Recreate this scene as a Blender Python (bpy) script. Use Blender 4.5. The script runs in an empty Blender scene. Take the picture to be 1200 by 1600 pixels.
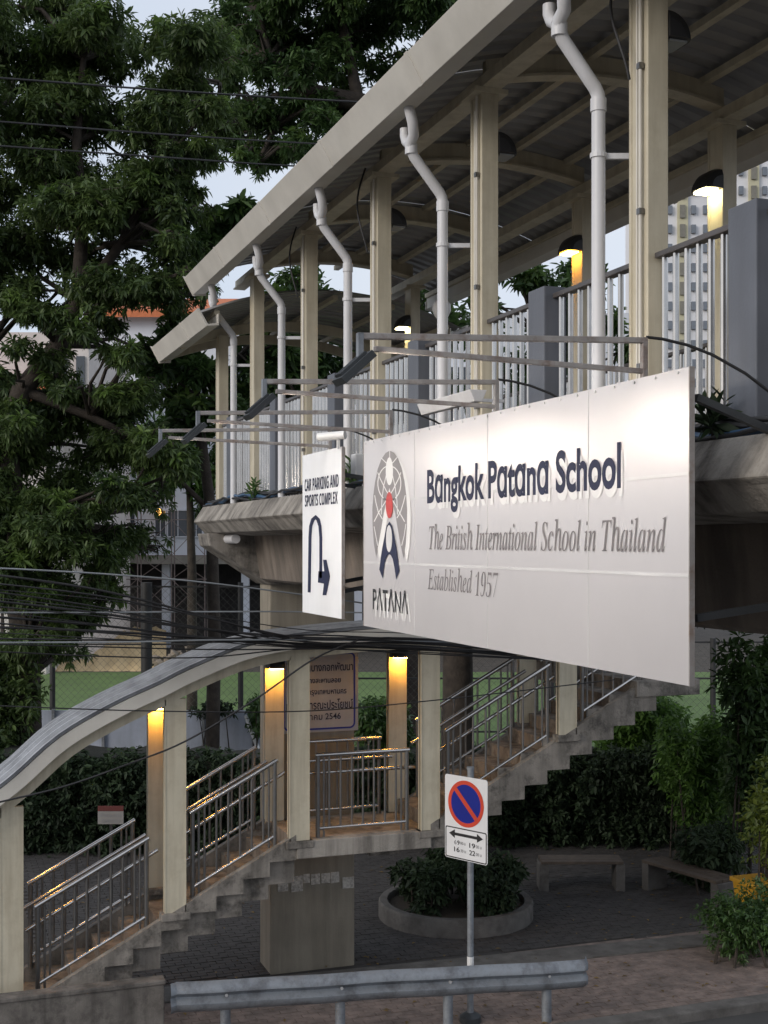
import bpy, bmesh, math, random
import numpy as np
from mathutils import Vector, Matrix

random.seed(7)
scene = bpy.context.scene
COL = scene.collection

# ------------------------------------------------------------------ camera
TH = math.radians(19.85)
CT, ST = math.cos(TH), math.sin(TH)
EYE = 5.3
FPX = 2000.0
XVP = 600 - FPX * math.tan(TH)
cam = bpy.data.cameras.new('camera')
cam.sensor_fit = 'VERTICAL'
cam.sensor_height = 36.0
cam.sensor_width = 27.0
cam.lens = 36.0 * FPX / 1600.0
cam.shift_y = 50.0 / 1600.0
cam.clip_start = 0.05
cam.clip_end = 3000
camo = bpy.data.objects.new('camera', cam)
camo.location = (0, 0, EYE)
camo.rotation_euler = (math.radians(90), 0, -TH)
COL.objects.link(camo)
scene.camera = camo

# ------------------------------------------------------------------ sky, sun, exposure
SUN_AZ = math.radians(252)      # compass angle from +Y towards +X of the bright part of the sky
SUN_EL = math.radians(22)
world = bpy.data.worlds.new('World')
scene.world = world
world.use_nodes = True
wn, wl = world.node_tree.nodes, world.node_tree.links
wn.clear()
w_out = wn.new('ShaderNodeOutputWorld')
w_bg = wn.new('ShaderNodeBackground')
w_sky = wn.new('ShaderNodeTexSky')
w_sky.sky_type = 'NISHITA'
w_sky.sun_disc = False
w_sky.sun_elevation = SUN_EL
w_sky.sun_rotation = SUN_AZ
w_sky.air_density = 1.0
w_sky.dust_density = 3.0
w_sky.ozone_density = 1.5
w_mix = wn.new('ShaderNodeMix')
w_mix.data_type = 'RGBA'
w_tc = wn.new('ShaderNodeTexCoord')
w_no = wn.new('ShaderNodeTexNoise')
w_no.inputs['Scale'].default_value = 2.2
w_no.inputs['Detail'].default_value = 5
w_cr = wn.new('ShaderNodeValToRGB')
w_cr.color_ramp.elements[0].position = 0.3
w_cr.color_ramp.elements[0].color = (5.9, 6.7, 8.0, 1)
w_cr.color_ramp.elements[1].position = 0.7
w_cr.color_ramp.elements[1].color = (7.6, 7.9, 8.5, 1)
wl.new(w_tc.outputs['Generated'], w_no.inputs['Vector'])
wl.new(w_no.outputs['Fac'], w_cr.inputs['Fac'])
w_mix.inputs['Factor'].default_value = 0.8      # broken overcast over the clear sky
wl.new(w_sky.outputs['Color'], w_mix.inputs['A'])
wl.new(w_cr.outputs['Color'], w_mix.inputs['B'])
wl.new(w_mix.outputs['Result'], w_bg.inputs['Color'])
w_bg.inputs['Strength'].default_value = 0.12
wl.new(w_bg.outputs['Background'], w_out.inputs['Surface'])

sun = bpy.data.lights.new('sun', 'SUN')
sun.energy = 1.3
sun.angle = math.radians(25)
sun.color = (1.0, 0.94, 0.87)
suno = bpy.data.objects.new('sun', sun)
sd = Vector((math.sin(SUN_AZ) * math.cos(SUN_EL), math.cos(SUN_AZ) * math.cos(SUN_EL), math.sin(SUN_EL)))
suno.rotation_euler = sd.to_track_quat('Z', 'Y').to_euler()
COL.objects.link(suno)

vs = scene.view_settings
vs.view_transform = 'Standard'
vs.look = 'None'
vs.exposure = 0.0
vs.gamma = 1.0
vs.use_curve_mapping = False
scene.cycles.use_denoising = True
scene.cycles.max_bounces = 6
scene.cycles.transparent_max_bounces = 6
scene.cycles.sample_clamp_indirect = 6

# ------------------------------------------------------------------ pixel helpers (1200x1600 photo)
def P(x, y, D):
    xc = (x - 600) / FPX * D
    return Vector((xc * CT + D * ST, D * CT - xc * ST, EYE - (y - 850) / FPX * D))

def PU(x, y, u):                       # on the plane Y = u
    xr = (x - 600) / FPX
    return P(x, y, u / (CT - xr * ST))

def PV(x, y, v):                       # on the plane X = v
    return P(x, y, FPX * v / (CT * (x - XVP)))

def PG(x, y, z=0.0):                   # on the ground
    return P(x, y, (EYE - z) * FPX / (y - 850))

# ------------------------------------------------------------------ mesh builder
class MB:
    def __init__(s):
        s.v = []; s.f = []
    def add(s, vs_, fs):
        b = len(s.v)
        s.v += [tuple(p) for p in vs_]
        s.f += [tuple(i + b for i in f) for f in fs]
        return s
    def box(s, x0, x1, y0, y1, z0, z1):
        return s.add([(x0,y0,z0),(x1,y0,z0),(x1,y1,z0),(x0,y1,z0),(x0,y0,z1),(x1,y0,z1),(x1,y1,z1),(x0,y1,z1)],
                     [(3,2,1,0),(4,5,6,7),(0,1,5,4),(1,2,6,5),(2,3,7,6),(3,0,4,7)])
    def beam(s, p, q, w, h, up=(0,0,1)):
        p, q = Vector(p), Vector(q)
        d = (q - p).normalized()
        sx = d.cross(Vector(up))
        if sx.length < 1e-4: sx = d.cross(Vector((0,1,0)))
        sx.normalize()
        sz = sx.cross(d).normalized()
        a, b = sx * w / 2, sz * h / 2
        return s.add([p-a-b,p+a-b,p+a+b,p-a+b,q-a-b,q+a-b,q+a+b,q-a+b],
                     [(0,1,2,3),(7,6,5,4),(1,0,4,5),(2,1,5,6),(3,2,6,7),(0,3,7,4)])
    def tube(s, pts, r, n=8, caps=True):
        pts = [Vector(p) for p in pts]
        m = len(pts)
        rr = r if isinstance(r, (list, tuple)) else [r] * m
        ref = None
        vs_, fs = [], []
        for i in range(m):
            if i == 0: d = pts[1] - pts[0]
            elif i == m - 1: d = pts[-1] - pts[-2]
            else: d = (pts[i+1] - pts[i]).normalized() + (pts[i] - pts[i-1]).normalized()
            d.normalize()
            if ref is None:
                ref = d.cross(Vector((0,0,1)))
                if ref.length < 1e-3: ref = d.cross(Vector((0,1,0)))
            a = (ref - d * ref.dot(d)).normalized()
            ref = a
            b = d.cross(a)
            for k in range(n):
                t = 2 * math.pi * k / n
                vs_.append(pts[i] + (a * math.cos(t) + b * math.sin(t)) * rr[i])
        for i in range(m - 1):
            for k in range(n):
                k2 = (k + 1) % n
                fs.append((i*n+k, i*n+k2, (i+1)*n+k2, (i+1)*n+k))
        if caps:
            fs.append(tuple(range(n-1, -1, -1)))
            fs.append(tuple((m-1)*n+k for k in range(n)))
        return s.add(vs_, fs)
    def prism(s, poly, vec):
        n = len(poly)
        vec = Vector(vec)
        a = [Vector(p) for p in poly]
        b = [p + vec for p in a]
        fs = [tuple(range(n-1, -1, -1)), tuple(range(n, 2*n))]
        for i in range(n):
            j = (i + 1) % n
            fs.append((i, j, n+j, n+i))
        return s.add(a + b, fs)
    def grid(s, rows, closed=False):
        m, n = len(rows), len(rows[0])
        fs = []
        for i in range(m - 1):
            for j in range(n - 1 + (1 if closed else 0)):
                k = (j + 1) % n
                fs.append((i*n+j, i*n+k, (i+1)*n+k, (i+1)*n+j))
        return s.add([p for r in rows for p in r], fs)
    def poly(s, pts):
        return s.add(pts, [tuple(range(len(pts)))])
    def mesh(s, name, bevel=0, smooth=None, fix=True):
        me = bpy.data.meshes.new(name)
        me.from_pydata(s.v, [], s.f)
        if fix or bevel:
            bm = bmesh.new(); bm.from_mesh(me)
            if bevel:
                bmesh.ops.remove_doubles(bm, verts=bm.verts, dist=1e-5)
                bmesh.ops.recalc_face_normals(bm, faces=bm.faces)
                ed = [e for e in bm.edges if len(e.link_faces) == 2 and e.calc_face_angle(0) > 0.5]
                bmesh.ops.bevel(bm, geom=ed, offset=bevel, segments=2, affect='EDGES', profile=0.6)
            else:
                bmesh.ops.recalc_face_normals(bm, faces=bm.faces)
            bm.to_mesh(me); bm.free()
        if smooth:
            me.polygons.foreach_set('use_smooth', [True] * len(me.polygons))
            me.set_sharp_from_angle(angle=math.radians(smooth))
        return me

WPOS = {}
def link(o, parent, loc):
    COL.objects.link(o)
    loc = Vector(loc)
    WPOS[o.as_pointer()] = loc
    if parent is not None:
        o.parent = parent
        o.location = loc - WPOS[parent.as_pointer()]
    else:
        o.location = loc

def obj(name, mb, mt, parent=None, loc=(0,0,0), bevel=0, smooth=None, rot=None, fix=True):
    me = mb if isinstance(mb, bpy.types.Mesh) else mb.mesh(name, bevel, smooth, fix)
    if mt is not None and not me.materials:
        me.materials.append(mt)
    o = bpy.data.objects.new(name, me)
    link(o, parent, loc)
    if rot is not None: o.rotation_euler = rot
    return o

def tag(o, label, cat=None, group=None, kind=None):
    if label: o['label'] = label
    if cat: o['category'] = cat
    if group: o['group'] = group
    if kind: o['kind'] = kind
    return o

def thing(name, label, cat, loc=(0,0,0), group=None):
    o = bpy.data.objects.new(name, None)
    o.empty_display_size = 0.2
    link(o, None, loc)
    return tag(o, label, cat, group)

def struct(name, mb, mt, label=None, **k):
    o = obj(name, mb, mt, **k)
    o['kind'] = 'structure'
    if label: o['label'] = label
    return o

# ------------------------------------------------------------------ materials
def mat(name, col, rough=0.6, metal=0.0, var=0.12, scale=2.0, bump=0.0, bscale=60.0,
        streak=0.0, streak_col=(0.03,0.028,0.025), streak_scale=(5,5,0.5), spec=0.5, coat=0.0,
        blotch=0.0, blotch_col=(0.05,0.045,0.04), blotch_scale=1.5, emit=None, estr=0.0):
    m = bpy.data.materials.new(name)
    m.use_nodes = True
    nt = m.node_tree; N, L = nt.nodes, nt.links
    b = N['Principled BSDF']
    b.inputs['Roughness'].default_value = rough
    b.inputs['Metallic'].default_value = metal
    b.inputs['Specular IOR Level'].default_value = spec
    b.inputs['Coat Weight'].default_value = coat
    if emit:
        b.inputs['Emission Color'].default_value = (*emit, 1)
        b.inputs['Emission Strength'].default_value = estr
    geo = N.new('ShaderNodeNewGeometry')
    def noise(sc, det=6, vec=None, rough_=0.6):
        n = N.new('ShaderNodeTexNoise')
        n.inputs['Scale'].default_value = sc
        n.inputs['Detail'].default_value = det
        n.inputs['Roughness'].default_value = rough_
        L.new(vec or geo.outputs['Position'], n.inputs['Vector'])
        return n.outputs['Fac']
    def ramp(fac, p0, c0, p1, c1):
        r = N.new('ShaderNodeValToRGB')
        r.color_ramp.elements[0].position = p0; r.color_ramp.elements[0].color = c0
        r.color_ramp.elements[1].position = p1; r.color_ramp.elements[1].color = c1
        L.new(fac, r.inputs['Fac'])
        return r.outputs['Color']
    def mix(fac, a, b_):
        x = N.new('ShaderNodeMix'); x.data_type = 'RGBA'
        L.new(fac, x.inputs['Factor'])
        for s_, q in (('A', a), ('B', b_)):
            if isinstance(q, tuple): x.inputs[s_].default_value = q
            else: L.new(q, x.inputs[s_])
        return x.outputs['Result']
    lo = tuple(max(0, c * (1 - var)) for c in col) + (1,)
    hi = tuple(min(1, c * (1 + var)) for c in col) + (1,)
    c = ramp(noise(scale), 0.32, lo, 0.68, hi)
    if blotch:
        f = ramp(noise(blotch_scale, 8, None, 0.7), 0.48, (0,0,0,1), 0.66, (blotch,)*3 + (1,))
        c = mix(f, c, (*blotch_col, 1))
    if streak:
        mp = N.new('ShaderNodeMapping')
        mp.inputs['Scale'].default_value = streak_scale
        L.new(geo.outputs['Position'], mp.inputs['Vector'])
        f = ramp(noise(1.0, 7, mp.outputs['Vector'], 0.65), 0.42, (0,0,0,1), 0.66, (streak,)*3 + (1,))
        c = mix(f, c, (*streak_col, 1))
    L.new(c, b.inputs['Base Color'])
    if bump:
        bp = N.new('ShaderNodeBump')
        bp.inputs['Strength'].default_value = bump
        bp.inputs['Distance'].default_value = 0.02
        L.new(noise(bscale, 6), bp.inputs['Height'])
        L.new(bp.outputs['Normal'], b.inputs['Normal'])
        rr = N.new('ShaderNodeMapRange')
        rr.inputs['To Min'].default_value = max(0.02, rough - 0.12)
        rr.inputs['To Max'].default_value = min(1, rough + 0.12)
        L.new(noise(scale * 4), rr.inputs['Value'])
        L.new(rr.outputs['Result'], b.inputs['Roughness'])
    return m

def leafmat(name, c0, c1, rough=0.45, trans=0.3):
    m = bpy.data.materials.new(name)
    m.use_nodes = True
    N, L = m.node_tree.nodes, m.node_tree.links
    b = N['Principled BSDF']; out = N['Material Output']
    b.inputs['Roughness'].default_value = rough
    geo = N.new('ShaderNodeNewGeometry')
    r = N.new('ShaderNodeValToRGB')
    r.color_ramp.elements[0].color = (*c0, 1); r.color_ramp.elements[1].color = (*c1, 1)
    nz = N.new('ShaderNodeTexNoise'); nz.inputs['Scale'].default_value = 0.8
    L.new(geo.outputs['Position'], nz.inputs['Vector'])
    ma = N.new('ShaderNodeMath'); ma.operation = 'MULTIPLY_ADD'
    ma.inputs[1].default_value = 0.55
    L.new(geo.outputs['Random Per Island'], ma.inputs[0])
    mb_ = N.new('ShaderNodeMath'); mb_.operation = 'MULTIPLY_ADD'
    mb_.inputs[1].default_value = 1.3; mb_.inputs[2].default_value = -0.42
    L.new(nz.outputs['Fac'], mb_.inputs[0])
    L.new(mb_.outputs[0], ma.inputs[2])
    L.new(ma.outputs[0], r.inputs['Fac'])
    L.new(r.outputs['Color'], b.inputs['Base Color'])
    t = N.new('ShaderNodeBsdfTranslucent')
    L.new(r.outputs['Color'], t.inputs['Color'])
    mx = N.new('ShaderNodeMixShader'); mx.inputs['Fac'].default_value = trans
    L.new(b.outputs[0], mx.inputs[1]); L.new(t.outputs[0], mx.inputs[2])
    L.new(mx.outputs[0], out.inputs['Surface'])
    return m

def emis(name, col, s):
    m = bpy.data.materials.new(name)
    m.use_nodes = True
    N, L = m.node_tree.nodes, m.node_tree.links
    N.remove(N['Principled BSDF'])
    e = N.new('ShaderNodeEmission')
    e.inputs['Color'].default_value = (*col, 1); e.inputs['Strength'].default_value = s
    L.new(e.outputs[0], N['Material Output'].inputs['Surface'])
    return m

M = dict(
    cream=mat('cream_paint', (0.60,0.545,0.42), 0.5, var=0.06, bump=0.05, bscale=30, streak=0.38, streak_col=(0.27,0.22,0.14), streak_scale=(9,9,0.8), blotch=0.25, blotch_col=(0.36,0.30,0.2), blotch_scale=5),
    gutter=mat('gutter_paint', (0.66,0.63,0.57), 0.55, var=0.08, bump=0.05, bscale=25, streak=0.25, streak_col=(0.34,0.31,0.26), streak_scale=(1.5,1.5,1.5)),
    pvc=mat('white_pvc', (0.66,0.66,0.68), 0.4, var=0.06, streak=0.3, streak_col=(0.35,0.32,0.28)),
    conc=mat('weathered_concrete', (0.37,0.34,0.30), 0.9, var=0.2, scale=3, bump=0.5, bscale=45, streak=0.85,
             streak_col=(0.06,0.052,0.045), streak_scale=(4,4,0.35), blotch=0.5),
    conc2=mat('stained_concrete', (0.27,0.245,0.215), 0.9, var=0.25, scale=4, bump=0.5, bscale=50, streak=0.5, blotch=0.85, blotch_scale=4.5),
    conc3=mat('grimy_concrete', (0.17,0.155,0.14), 0.9, var=0.3, scale=4, bump=0.5, bscale=50, streak=0.6, blotch=0.8, blotch_scale=3.5),
    pier=mat('pier_concrete', (0.27,0.24,0.19), 0.85, var=0.12, scale=2, bump=0.25, bscale=60, streak=0.45, streak_col=(0.13,0.11,0.085), streak_scale=(7,7,0.6)),
    girder=mat('girder_concrete', (0.20,0.165,0.135), 0.9, var=0.2, bump=0.3, streak=0.5),
    postgrey=mat('blue_grey_paint', (0.115,0.125,0.15), 0.55, var=0.15, bump=0.1, streak=0.4, streak_col=(0.07,0.075,0.085)),
    steel=mat('stainless_steel', (0.56,0.54,0.52), 0.24, 1.0, var=0.08, scale=8),
    steeld=mat('dull_steel', (0.25,0.245,0.24), 0.4, 1.0, var=0.12, scale=8),
    toprail=mat('dark_rail_paint', (0.07,0.062,0.06), 0.4, var=0.2),
    sheet=mat('roof_sheet', (0.34,0.335,0.335), 0.5, 0.3, var=0.1),
    sheetl=mat('stair_roof_sheet', (0.40,0.41,0.43), 0.45, 0.3, var=0.18, scale=5, streak=0.4, streak_col=(0.12,0.12,0.13), streak_scale=(3,3,3)),
    sign=mat('sign_sheet', (0.61,0.585,0.59), 0.31, 0.35, var=0.035, scale=1.2, spec=1.0),
    signw=mat('sign_white', (0.76,0.77,0.79), 0.4, var=0.04, streak=0.15, streak_col=(0.5,0.48,0.46)),
    seam=mat('sign_seam', (0.62,0.61,0.61), 0.4, 0.2),
    ghost=mat('pale_vinyl', (0.70,0.695,0.69), 0.4, var=0.03),  # white print, also the paler offset copies behind name and emblem
    navy=mat('navy_vinyl', (0.006,0.010,0.042), 0.65, var=0.2),
    greyv=mat('grey_vinyl', (0.18,0.165,0.17), 0.65, var=0.15),
    globe=mat('globe_grey', (0.22,0.205,0.21), 0.45, var=0.1),
    red=mat('red_vinyl', (0.45,0.035,0.03), 0.4),
    redd=mat('dark_red', (0.12,0.025,0.022), 0.6),
    greyed=mat('greyed_white_panel', (0.26,0.25,0.24), 0.7),  # hedge sign's white and red, both set darker
    redp=mat('sign_red', (0.62,0.07,0.035), 0.4),
    bluep=mat('sign_blue', (0.008,0.020,0.26), 0.4),
    blackp=mat('black_print', (0.02,0.02,0.022), 0.5),
    faint=mat('faded_print', (0.25,0.25,0.26), 0.5),
    rust=mat('rusty_edge', (0.22,0.17,0.14), 0.75, var=0.3, scale=8, blotch=0.9, blotch_col=(0.16,0.06,0.025), blotch_scale=9),
    trim=mat('sign_edge', (0.34,0.32,0.31), 0.6, 0.2, var=0.2, scale=6, blotch=0.6, blotch_col=(0.2,0.11,0.06), blotch_scale=7),
    galv=mat('galvanised_steel', (0.30,0.325,0.355), 0.6, 0.5, var=0.15, scale=6, bump=0.12, bscale=30, blotch=0.75, blotch_col=(0.13,0.135,0.15), blotch_scale=4, streak=0.4, streak_col=(0.10,0.09,0.085), streak_scale=(6,6,6)),
    arm=mat('grey_arm_paint', (0.34,0.32,0.31), 0.55, 0.2, var=0.2, scale=10, blotch=0.6, blotch_col=(0.15,0.08,0.05), blotch_scale=8),
    black=mat('black_plastic', (0.018,0.018,0.02), 0.45, var=0.2),
    darkgrey=mat('dark_grey_metal', (0.05,0.055,0.06), 0.45, 0.3, var=0.2),
    cable=mat('cable_rubber', (0.02,0.02,0.022), 0.6, var=0.2),
    bluepipe=mat('blue_pipe', (0.03,0.08,0.16), 0.5),
    glass=mat('dark_glass', (0.06,0.07,0.085), 0.15),
    lampoff=mat('lamp_glass', (0.35,0.36,0.36), 0.2),
    white=mat('white_plastic', (0.75,0.75,0.75), 0.4),
    plast=mat('grey_white_wall', (0.62,0.64,0.70), 0.85, var=0.08, scale=0.6, streak=0.2, streak_col=(0.4,0.4,0.42), streak_scale=(0.6,0.6,0.05)),
    pink=mat('cream_pink_wall', (0.60,0.55,0.53), 0.85, var=0.08),
    orange=mat('orange_tile', (0.50,0.15,0.06), 0.8, var=0.15, scale=6, bump=0.3),
    brown=mat('brown_slab', (0.25,0.23,0.20), 0.85, var=0.15),
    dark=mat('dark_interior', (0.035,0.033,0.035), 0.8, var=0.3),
    darkcol=mat('dark_painted_concrete', (0.05,0.048,0.046), 0.8, var=0.2, bump=0.2),
    tower=mat('tower_wall', (0.70,0.70,0.72), 0.85, var=0.04, scale=0.3),
    toweryel=mat('tower_band', (0.50,0.47,0.33), 0.85, var=0.06, scale=0.3),
    soil=mat('soil', (0.055,0.045,0.035), 0.95, var=0.35, scale=2, bump=0.6),
    asphalt=mat('asphalt', (0.055,0.054,0.053), 0.9, var=0.2, bump=0.4, bscale=120),
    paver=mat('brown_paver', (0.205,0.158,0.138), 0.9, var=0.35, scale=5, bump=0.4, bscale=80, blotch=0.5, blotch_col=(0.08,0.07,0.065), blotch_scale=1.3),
    paver2=mat('grey_paver', (0.050,0.046,0.045), 0.9, var=0.3, scale=5, bump=0.4, bscale=80, blotch=0.5, blotch_col=(0.06,0.055,0.05), blotch_scale=1.1),  # base darkened to carry the canopy's shade over the plaza
    kerb=mat('kerb_concrete', (0.12,0.112,0.105), 0.9, var=0.25, scale=4, bump=0.4, bscale=60, blotch=0.7, blotch_scale=3),
    field=mat('field_grass', (0.095,0.155,0.042), 0.9, var=0.18, scale=0.5, bump=0.6, bscale=20),
    sand=mat('sand', (0.50,0.37,0.20), 0.95, var=0.12, scale=0.6, bump=0.5, bscale=6),
    rubble=mat('rubble', (0.22,0.18,0.14), 0.95, var=0.4, scale=2, bump=0.8, bscale=10),
    panelblue=mat('pale_blue_sheet', (0.42,0.46,0.55), 0.6, 0.1, var=0.15, scale=1.5, streak=0.3, streak_col=(0.2,0.22,0.26)),
    bark=mat('bark', (0.042,0.033,0.026), 0.95, var=0.4, scale=6, bump=0.8, bscale=25),
    fence=mat('fence_metal', (0.035,0.035,0.035), 0.6, 0.2, var=0.2),
    wire=mat('fence_wire', (0.11,0.11,0.10), 0.5, 0.3, var=0.1),
    paper=mat('paper', (0.48,0.46,0.42), 0.8, var=0.3, scale=30, blotch=0.7, blotch_col=(0.15,0.14,0.13), blotch_scale=22),
    board=mat('notice_board', (0.33,0.36,0.42), 0.75, var=0.08, streak=0.25, streak_col=(0.25,0.22,0.18)),
    yellow=mat('yellow_plastic', (0.50,0.26,0.02), 0.5, var=0.15),
    bench=mat('bench_wood', (0.08,0.06,0.045), 0.7, var=0.25, scale=8),
    scaff=mat('scaffold_tube', (0.20,0.16,0.15), 0.6, 0.4, var=0.3, scale=4),
    leafA=leafmat('mango_leaf', (0.022,0.046,0.018), (0.135,0.20,0.055), 0.5, 0.4),
    leafB=leafmat('broad_leaf', (0.020,0.046,0.017), (0.10,0.175,0.048), 0.5, 0.4),
    leafC=leafmat('shrub_leaf', (0.020,0.050,0.014), (0.085,0.16,0.035)),
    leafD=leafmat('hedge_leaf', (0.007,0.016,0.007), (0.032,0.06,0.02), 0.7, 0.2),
    leafL=leafmat('light_shrub_leaf', (0.035,0.085,0.018), (0.14,0.26,0.05), 0.5, 0.4),
    leafN=leafmat('young_leaf', (0.06,0.115,0.025), (0.17,0.26,0.06), 0.5, 0.45),
    leafY=leafmat('yellow_green_leaf', (0.05,0.09,0.015), (0.20,0.24,0.04)),
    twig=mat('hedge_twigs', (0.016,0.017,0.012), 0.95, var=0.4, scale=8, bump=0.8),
    lantern=emis('lantern_glow', (1.0,0.5,0.12), 4),
    amber2=emis('amber_lamp_dim', (1.0,0.42,0.05), 40),
    tglass=mat('tower_glass', (0.16,0.18,0.21), 0.2),
    tdark=mat('tower_balcony', (0.20,0.19,0.16), 0.7),
    warm=emis('warm_lamp', (1.0,0.72,0.36), 26),
    pale=emis('pale_lamp', (1.0,0.86,0.45), 40),
    amber=emis('amber_lamp', (1.0,0.44,0.055), 120),
    flood=emis('flood_lamp', (1.0,0.88,0.74), 230),
)

# ================================================================== SETTING: ground
def sheet(name, pts, z, mt, label=None):
    return struct(name, MB().poly([(p[0], p[1], z) for p in pts]), mt, label, fix=True)

def gz(x, y): p = PG(x, y); return (p.x, p.y)
def cz(xpx, D): p = P(xpx, 850, D); return (p.x, p.y)

sheet('ground', [(-900,-900),(900,-900),(900,900),(-900,900)], -0.012, M['soil'], 'dark bare soil reaching the horizon')
sheet('road', [(-200,-9),(200,-9),(200,12.2),(-200,12.2)], -0.004, M['asphalt'], 'grey asphalt road below the footbridge')
struct('kerb', MB().box(-60, 60, 12.2, 12.42, -0.1, 0.11), M['kerb'], 'concrete kerb along the road edge', bevel=0.02)
pav = struct('pavement', MB().box(-60, 60, 12.42, 15.05, -0.1, 0.004), M['paver'], 'brown brick pavement beside the road')
strip = struct('concrete_edging', MB().prism([(-4,15.06,-0.1),(14,14.2,-0.1),(14,14.62,-0.1),(-4,15.6,-0.1)], (0,0,0.125)), M['kerb'],
               'pale concrete strip between brick pavement and plaza', bevel=0.01)
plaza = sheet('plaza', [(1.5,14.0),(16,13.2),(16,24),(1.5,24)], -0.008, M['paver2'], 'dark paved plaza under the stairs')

def pavers(parent, mt, x0, x1, y0, y1, z, w, h, seed, keep=None, name='pavers'):
    r = random.Random(seed); mb = MB()
    ny = int((y1 - y0) / h); nx = int((x1 - x0) / w)
    for j in range(ny):
        for i in range(nx + 1):
            cx = x0 + (i + 0.5 * (j % 2)) * w; cy = y0 + (j + 0.5) * h
            if keep and not keep(cx, cy): continue
            zz = z + r.uniform(-0.003, 0.004)
            a, b = w / 2 - 0.0025, h / 2 - 0.0025
            t = r.uniform(-0.002, 0.002)
            mb.add([(cx-a,cy-b,z-0.02),(cx+a,cy-b,z-0.02),(cx+a,cy+b,z-0.02),(cx-a,cy+b,z-0.02),
                    (cx-a+.004,cy-b+.004,zz+t),(cx+a-.004,cy-b+.004,zz-t),(cx+a-.004,cy+b-.004,zz-t),(cx-a+.004,cy+b-.004,zz+t)],
                   [(4,5,6,7),(0,1,5,4),(1,2,6,5),(2,3,7,6),(3,0,4,7)])
    o = obj(name, mb, mt, parent, fix=False)
    o['kind'] = 'stuff'
    return o
def below_strip(x, y): return y < 15.0 - (x + 4) * 0.048 - 0.06 or x < -4
def above_strip(x, y): return y > 15.66 - (x + 4) * 0.0545 + 0.1
pavers(pav, M['paver'], -4, 13, 12.44, 15.0, 0.012, 0.2, 0.1, 1, below_strip)
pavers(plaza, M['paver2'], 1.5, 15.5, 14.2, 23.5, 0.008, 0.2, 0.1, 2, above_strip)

# football field beyond the fence
fp = [cz(-400, 31), cz(1900, 31), cz(2600, 53), cz(-900, 53)]
sheet('field', fp, -0.002, M['field'], 'green football field beyond the chain-link fence')
mb = MB()
rows = []
for j in range(9):
    t = j / 8
    row = []
    for i in range(40):
        x = -60 + i * 8.2
        D = 53.2 + t * 12
        p = P(x, 850, D)
        hgt = 1.0 * math.sin(min(1, t * 1.3) * math.pi / 2) + 0.12 * math.sin(i * 1.7 + j)
        row.append((p.x, p.y, max(0, hgt) if j else -0.05))
    rows.append(row)
struct('sand_bank', mb.grid(rows), M['sand'], 'pale sand bank at the far side of the field', smooth=60)

# ================================================================== FOOTBRIDGE
Z = EYE
bridge = thing('footbridge', 'long roofed concrete footbridge with cream columns and white gutter', 'footbridge', (4.56, 5.0, 0))
VC = 4.56
U0, U1 = -6.0, 15.9
prof = [(3.32,.465),(3.2,.275),(3.24,.245),(3.34,.135),(3.75,.10),(5.37,.10),(5.78,.135),(5.88,.245),(5.92,.275),(5.80,.465)]
obj('deck', MB().prism([(v, U0, Z+h) for v, h in prof], (0, U1-U0, 0)), M['conc'], bridge, bevel=0.012)
gp = [(3.80,.105),(3.88,-.42),(3.95,-.45),(5.17,-.45),(5.24,-.42),(5.32,.105)]
obj('girder', MB().prism([(v, U0, Z+h) for v, h in gp], (0, 15.2-U0, 0)), M['girder'], bridge, bevel=0.01)
cp = [(3.24,.13),(3.27,-.02),(4.0,-.50),(5.16,-.50),(5.87,-.02),(5.9,.13)]
obj('pier_cap', MB().prism([(v, 15.22, Z+h) for v, h in cp], (0, 0.64, 0)), M['conc2'], bridge, bevel=0.015)
pier = obj('pier', MB().box(4.03, 5.13, 15.3, 15.8, -0.2, Z-0.49), M['pier'], bridge, bevel=0.02)
for k in range(2):   # drain stubs under the slab edge
    c = PU(361 + 54 * k, 846 + 6 * k, 15.05)
    obj('drain_stub', MB().tube([(c.x, c.y-0.25, c.z+0.03), (c.x, c.y+0.2, c.z+0.03)], 0.055, 12), M['pvc'], bridge, smooth=40)

BAY = 2.069
CU = [5.71 + BAY * k for k in range(-5, 5)] + [15.78]
VL0, VL1 = 3.50, 3.62
VR0, VR1 = 5.50, 5.62
def arcz(v): return Z + 3.44 - 0.35 * ((v - VC) / 1.62) ** 2
colmesh = {}
for ui, u in enumerate(CU):
    last = ui == len(CU) - 1
    for side, (a, b) in enumerate(((VL0, VL1), (VR0 - 0.12, VR1 - 0.12))):
        top = 2.62 if last else 3.0
        key = ('c', last)
        if key not in colmesh:
            # H section column: two flanges and a web, closed by cover plates
            m_ = MB().box(-.06, .06, 0, .025, 0, top - .465).box(-.06, .06, .165, .19, 0, top - .465).box(-.055, .055, .025, .165, 0, top - .465)
            colmesh[key] = m_.mesh('column', 0.004)
        o = obj('column', colmesh[key], M['cream'], bridge, ((a + b) / 2, u, Z + .465))
        obj('base_plate', MB().box(-.11, .11, -.05, .24, 0, .015), M['cream'], o, ((a + b) / 2, u, Z + .464))
        if not last:
            obj('capital', MB().box(-.12, .12, -.03, .22, 0, .03), M['cream'], o, ((a + b) / 2, u, Z + 3.0))

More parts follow.
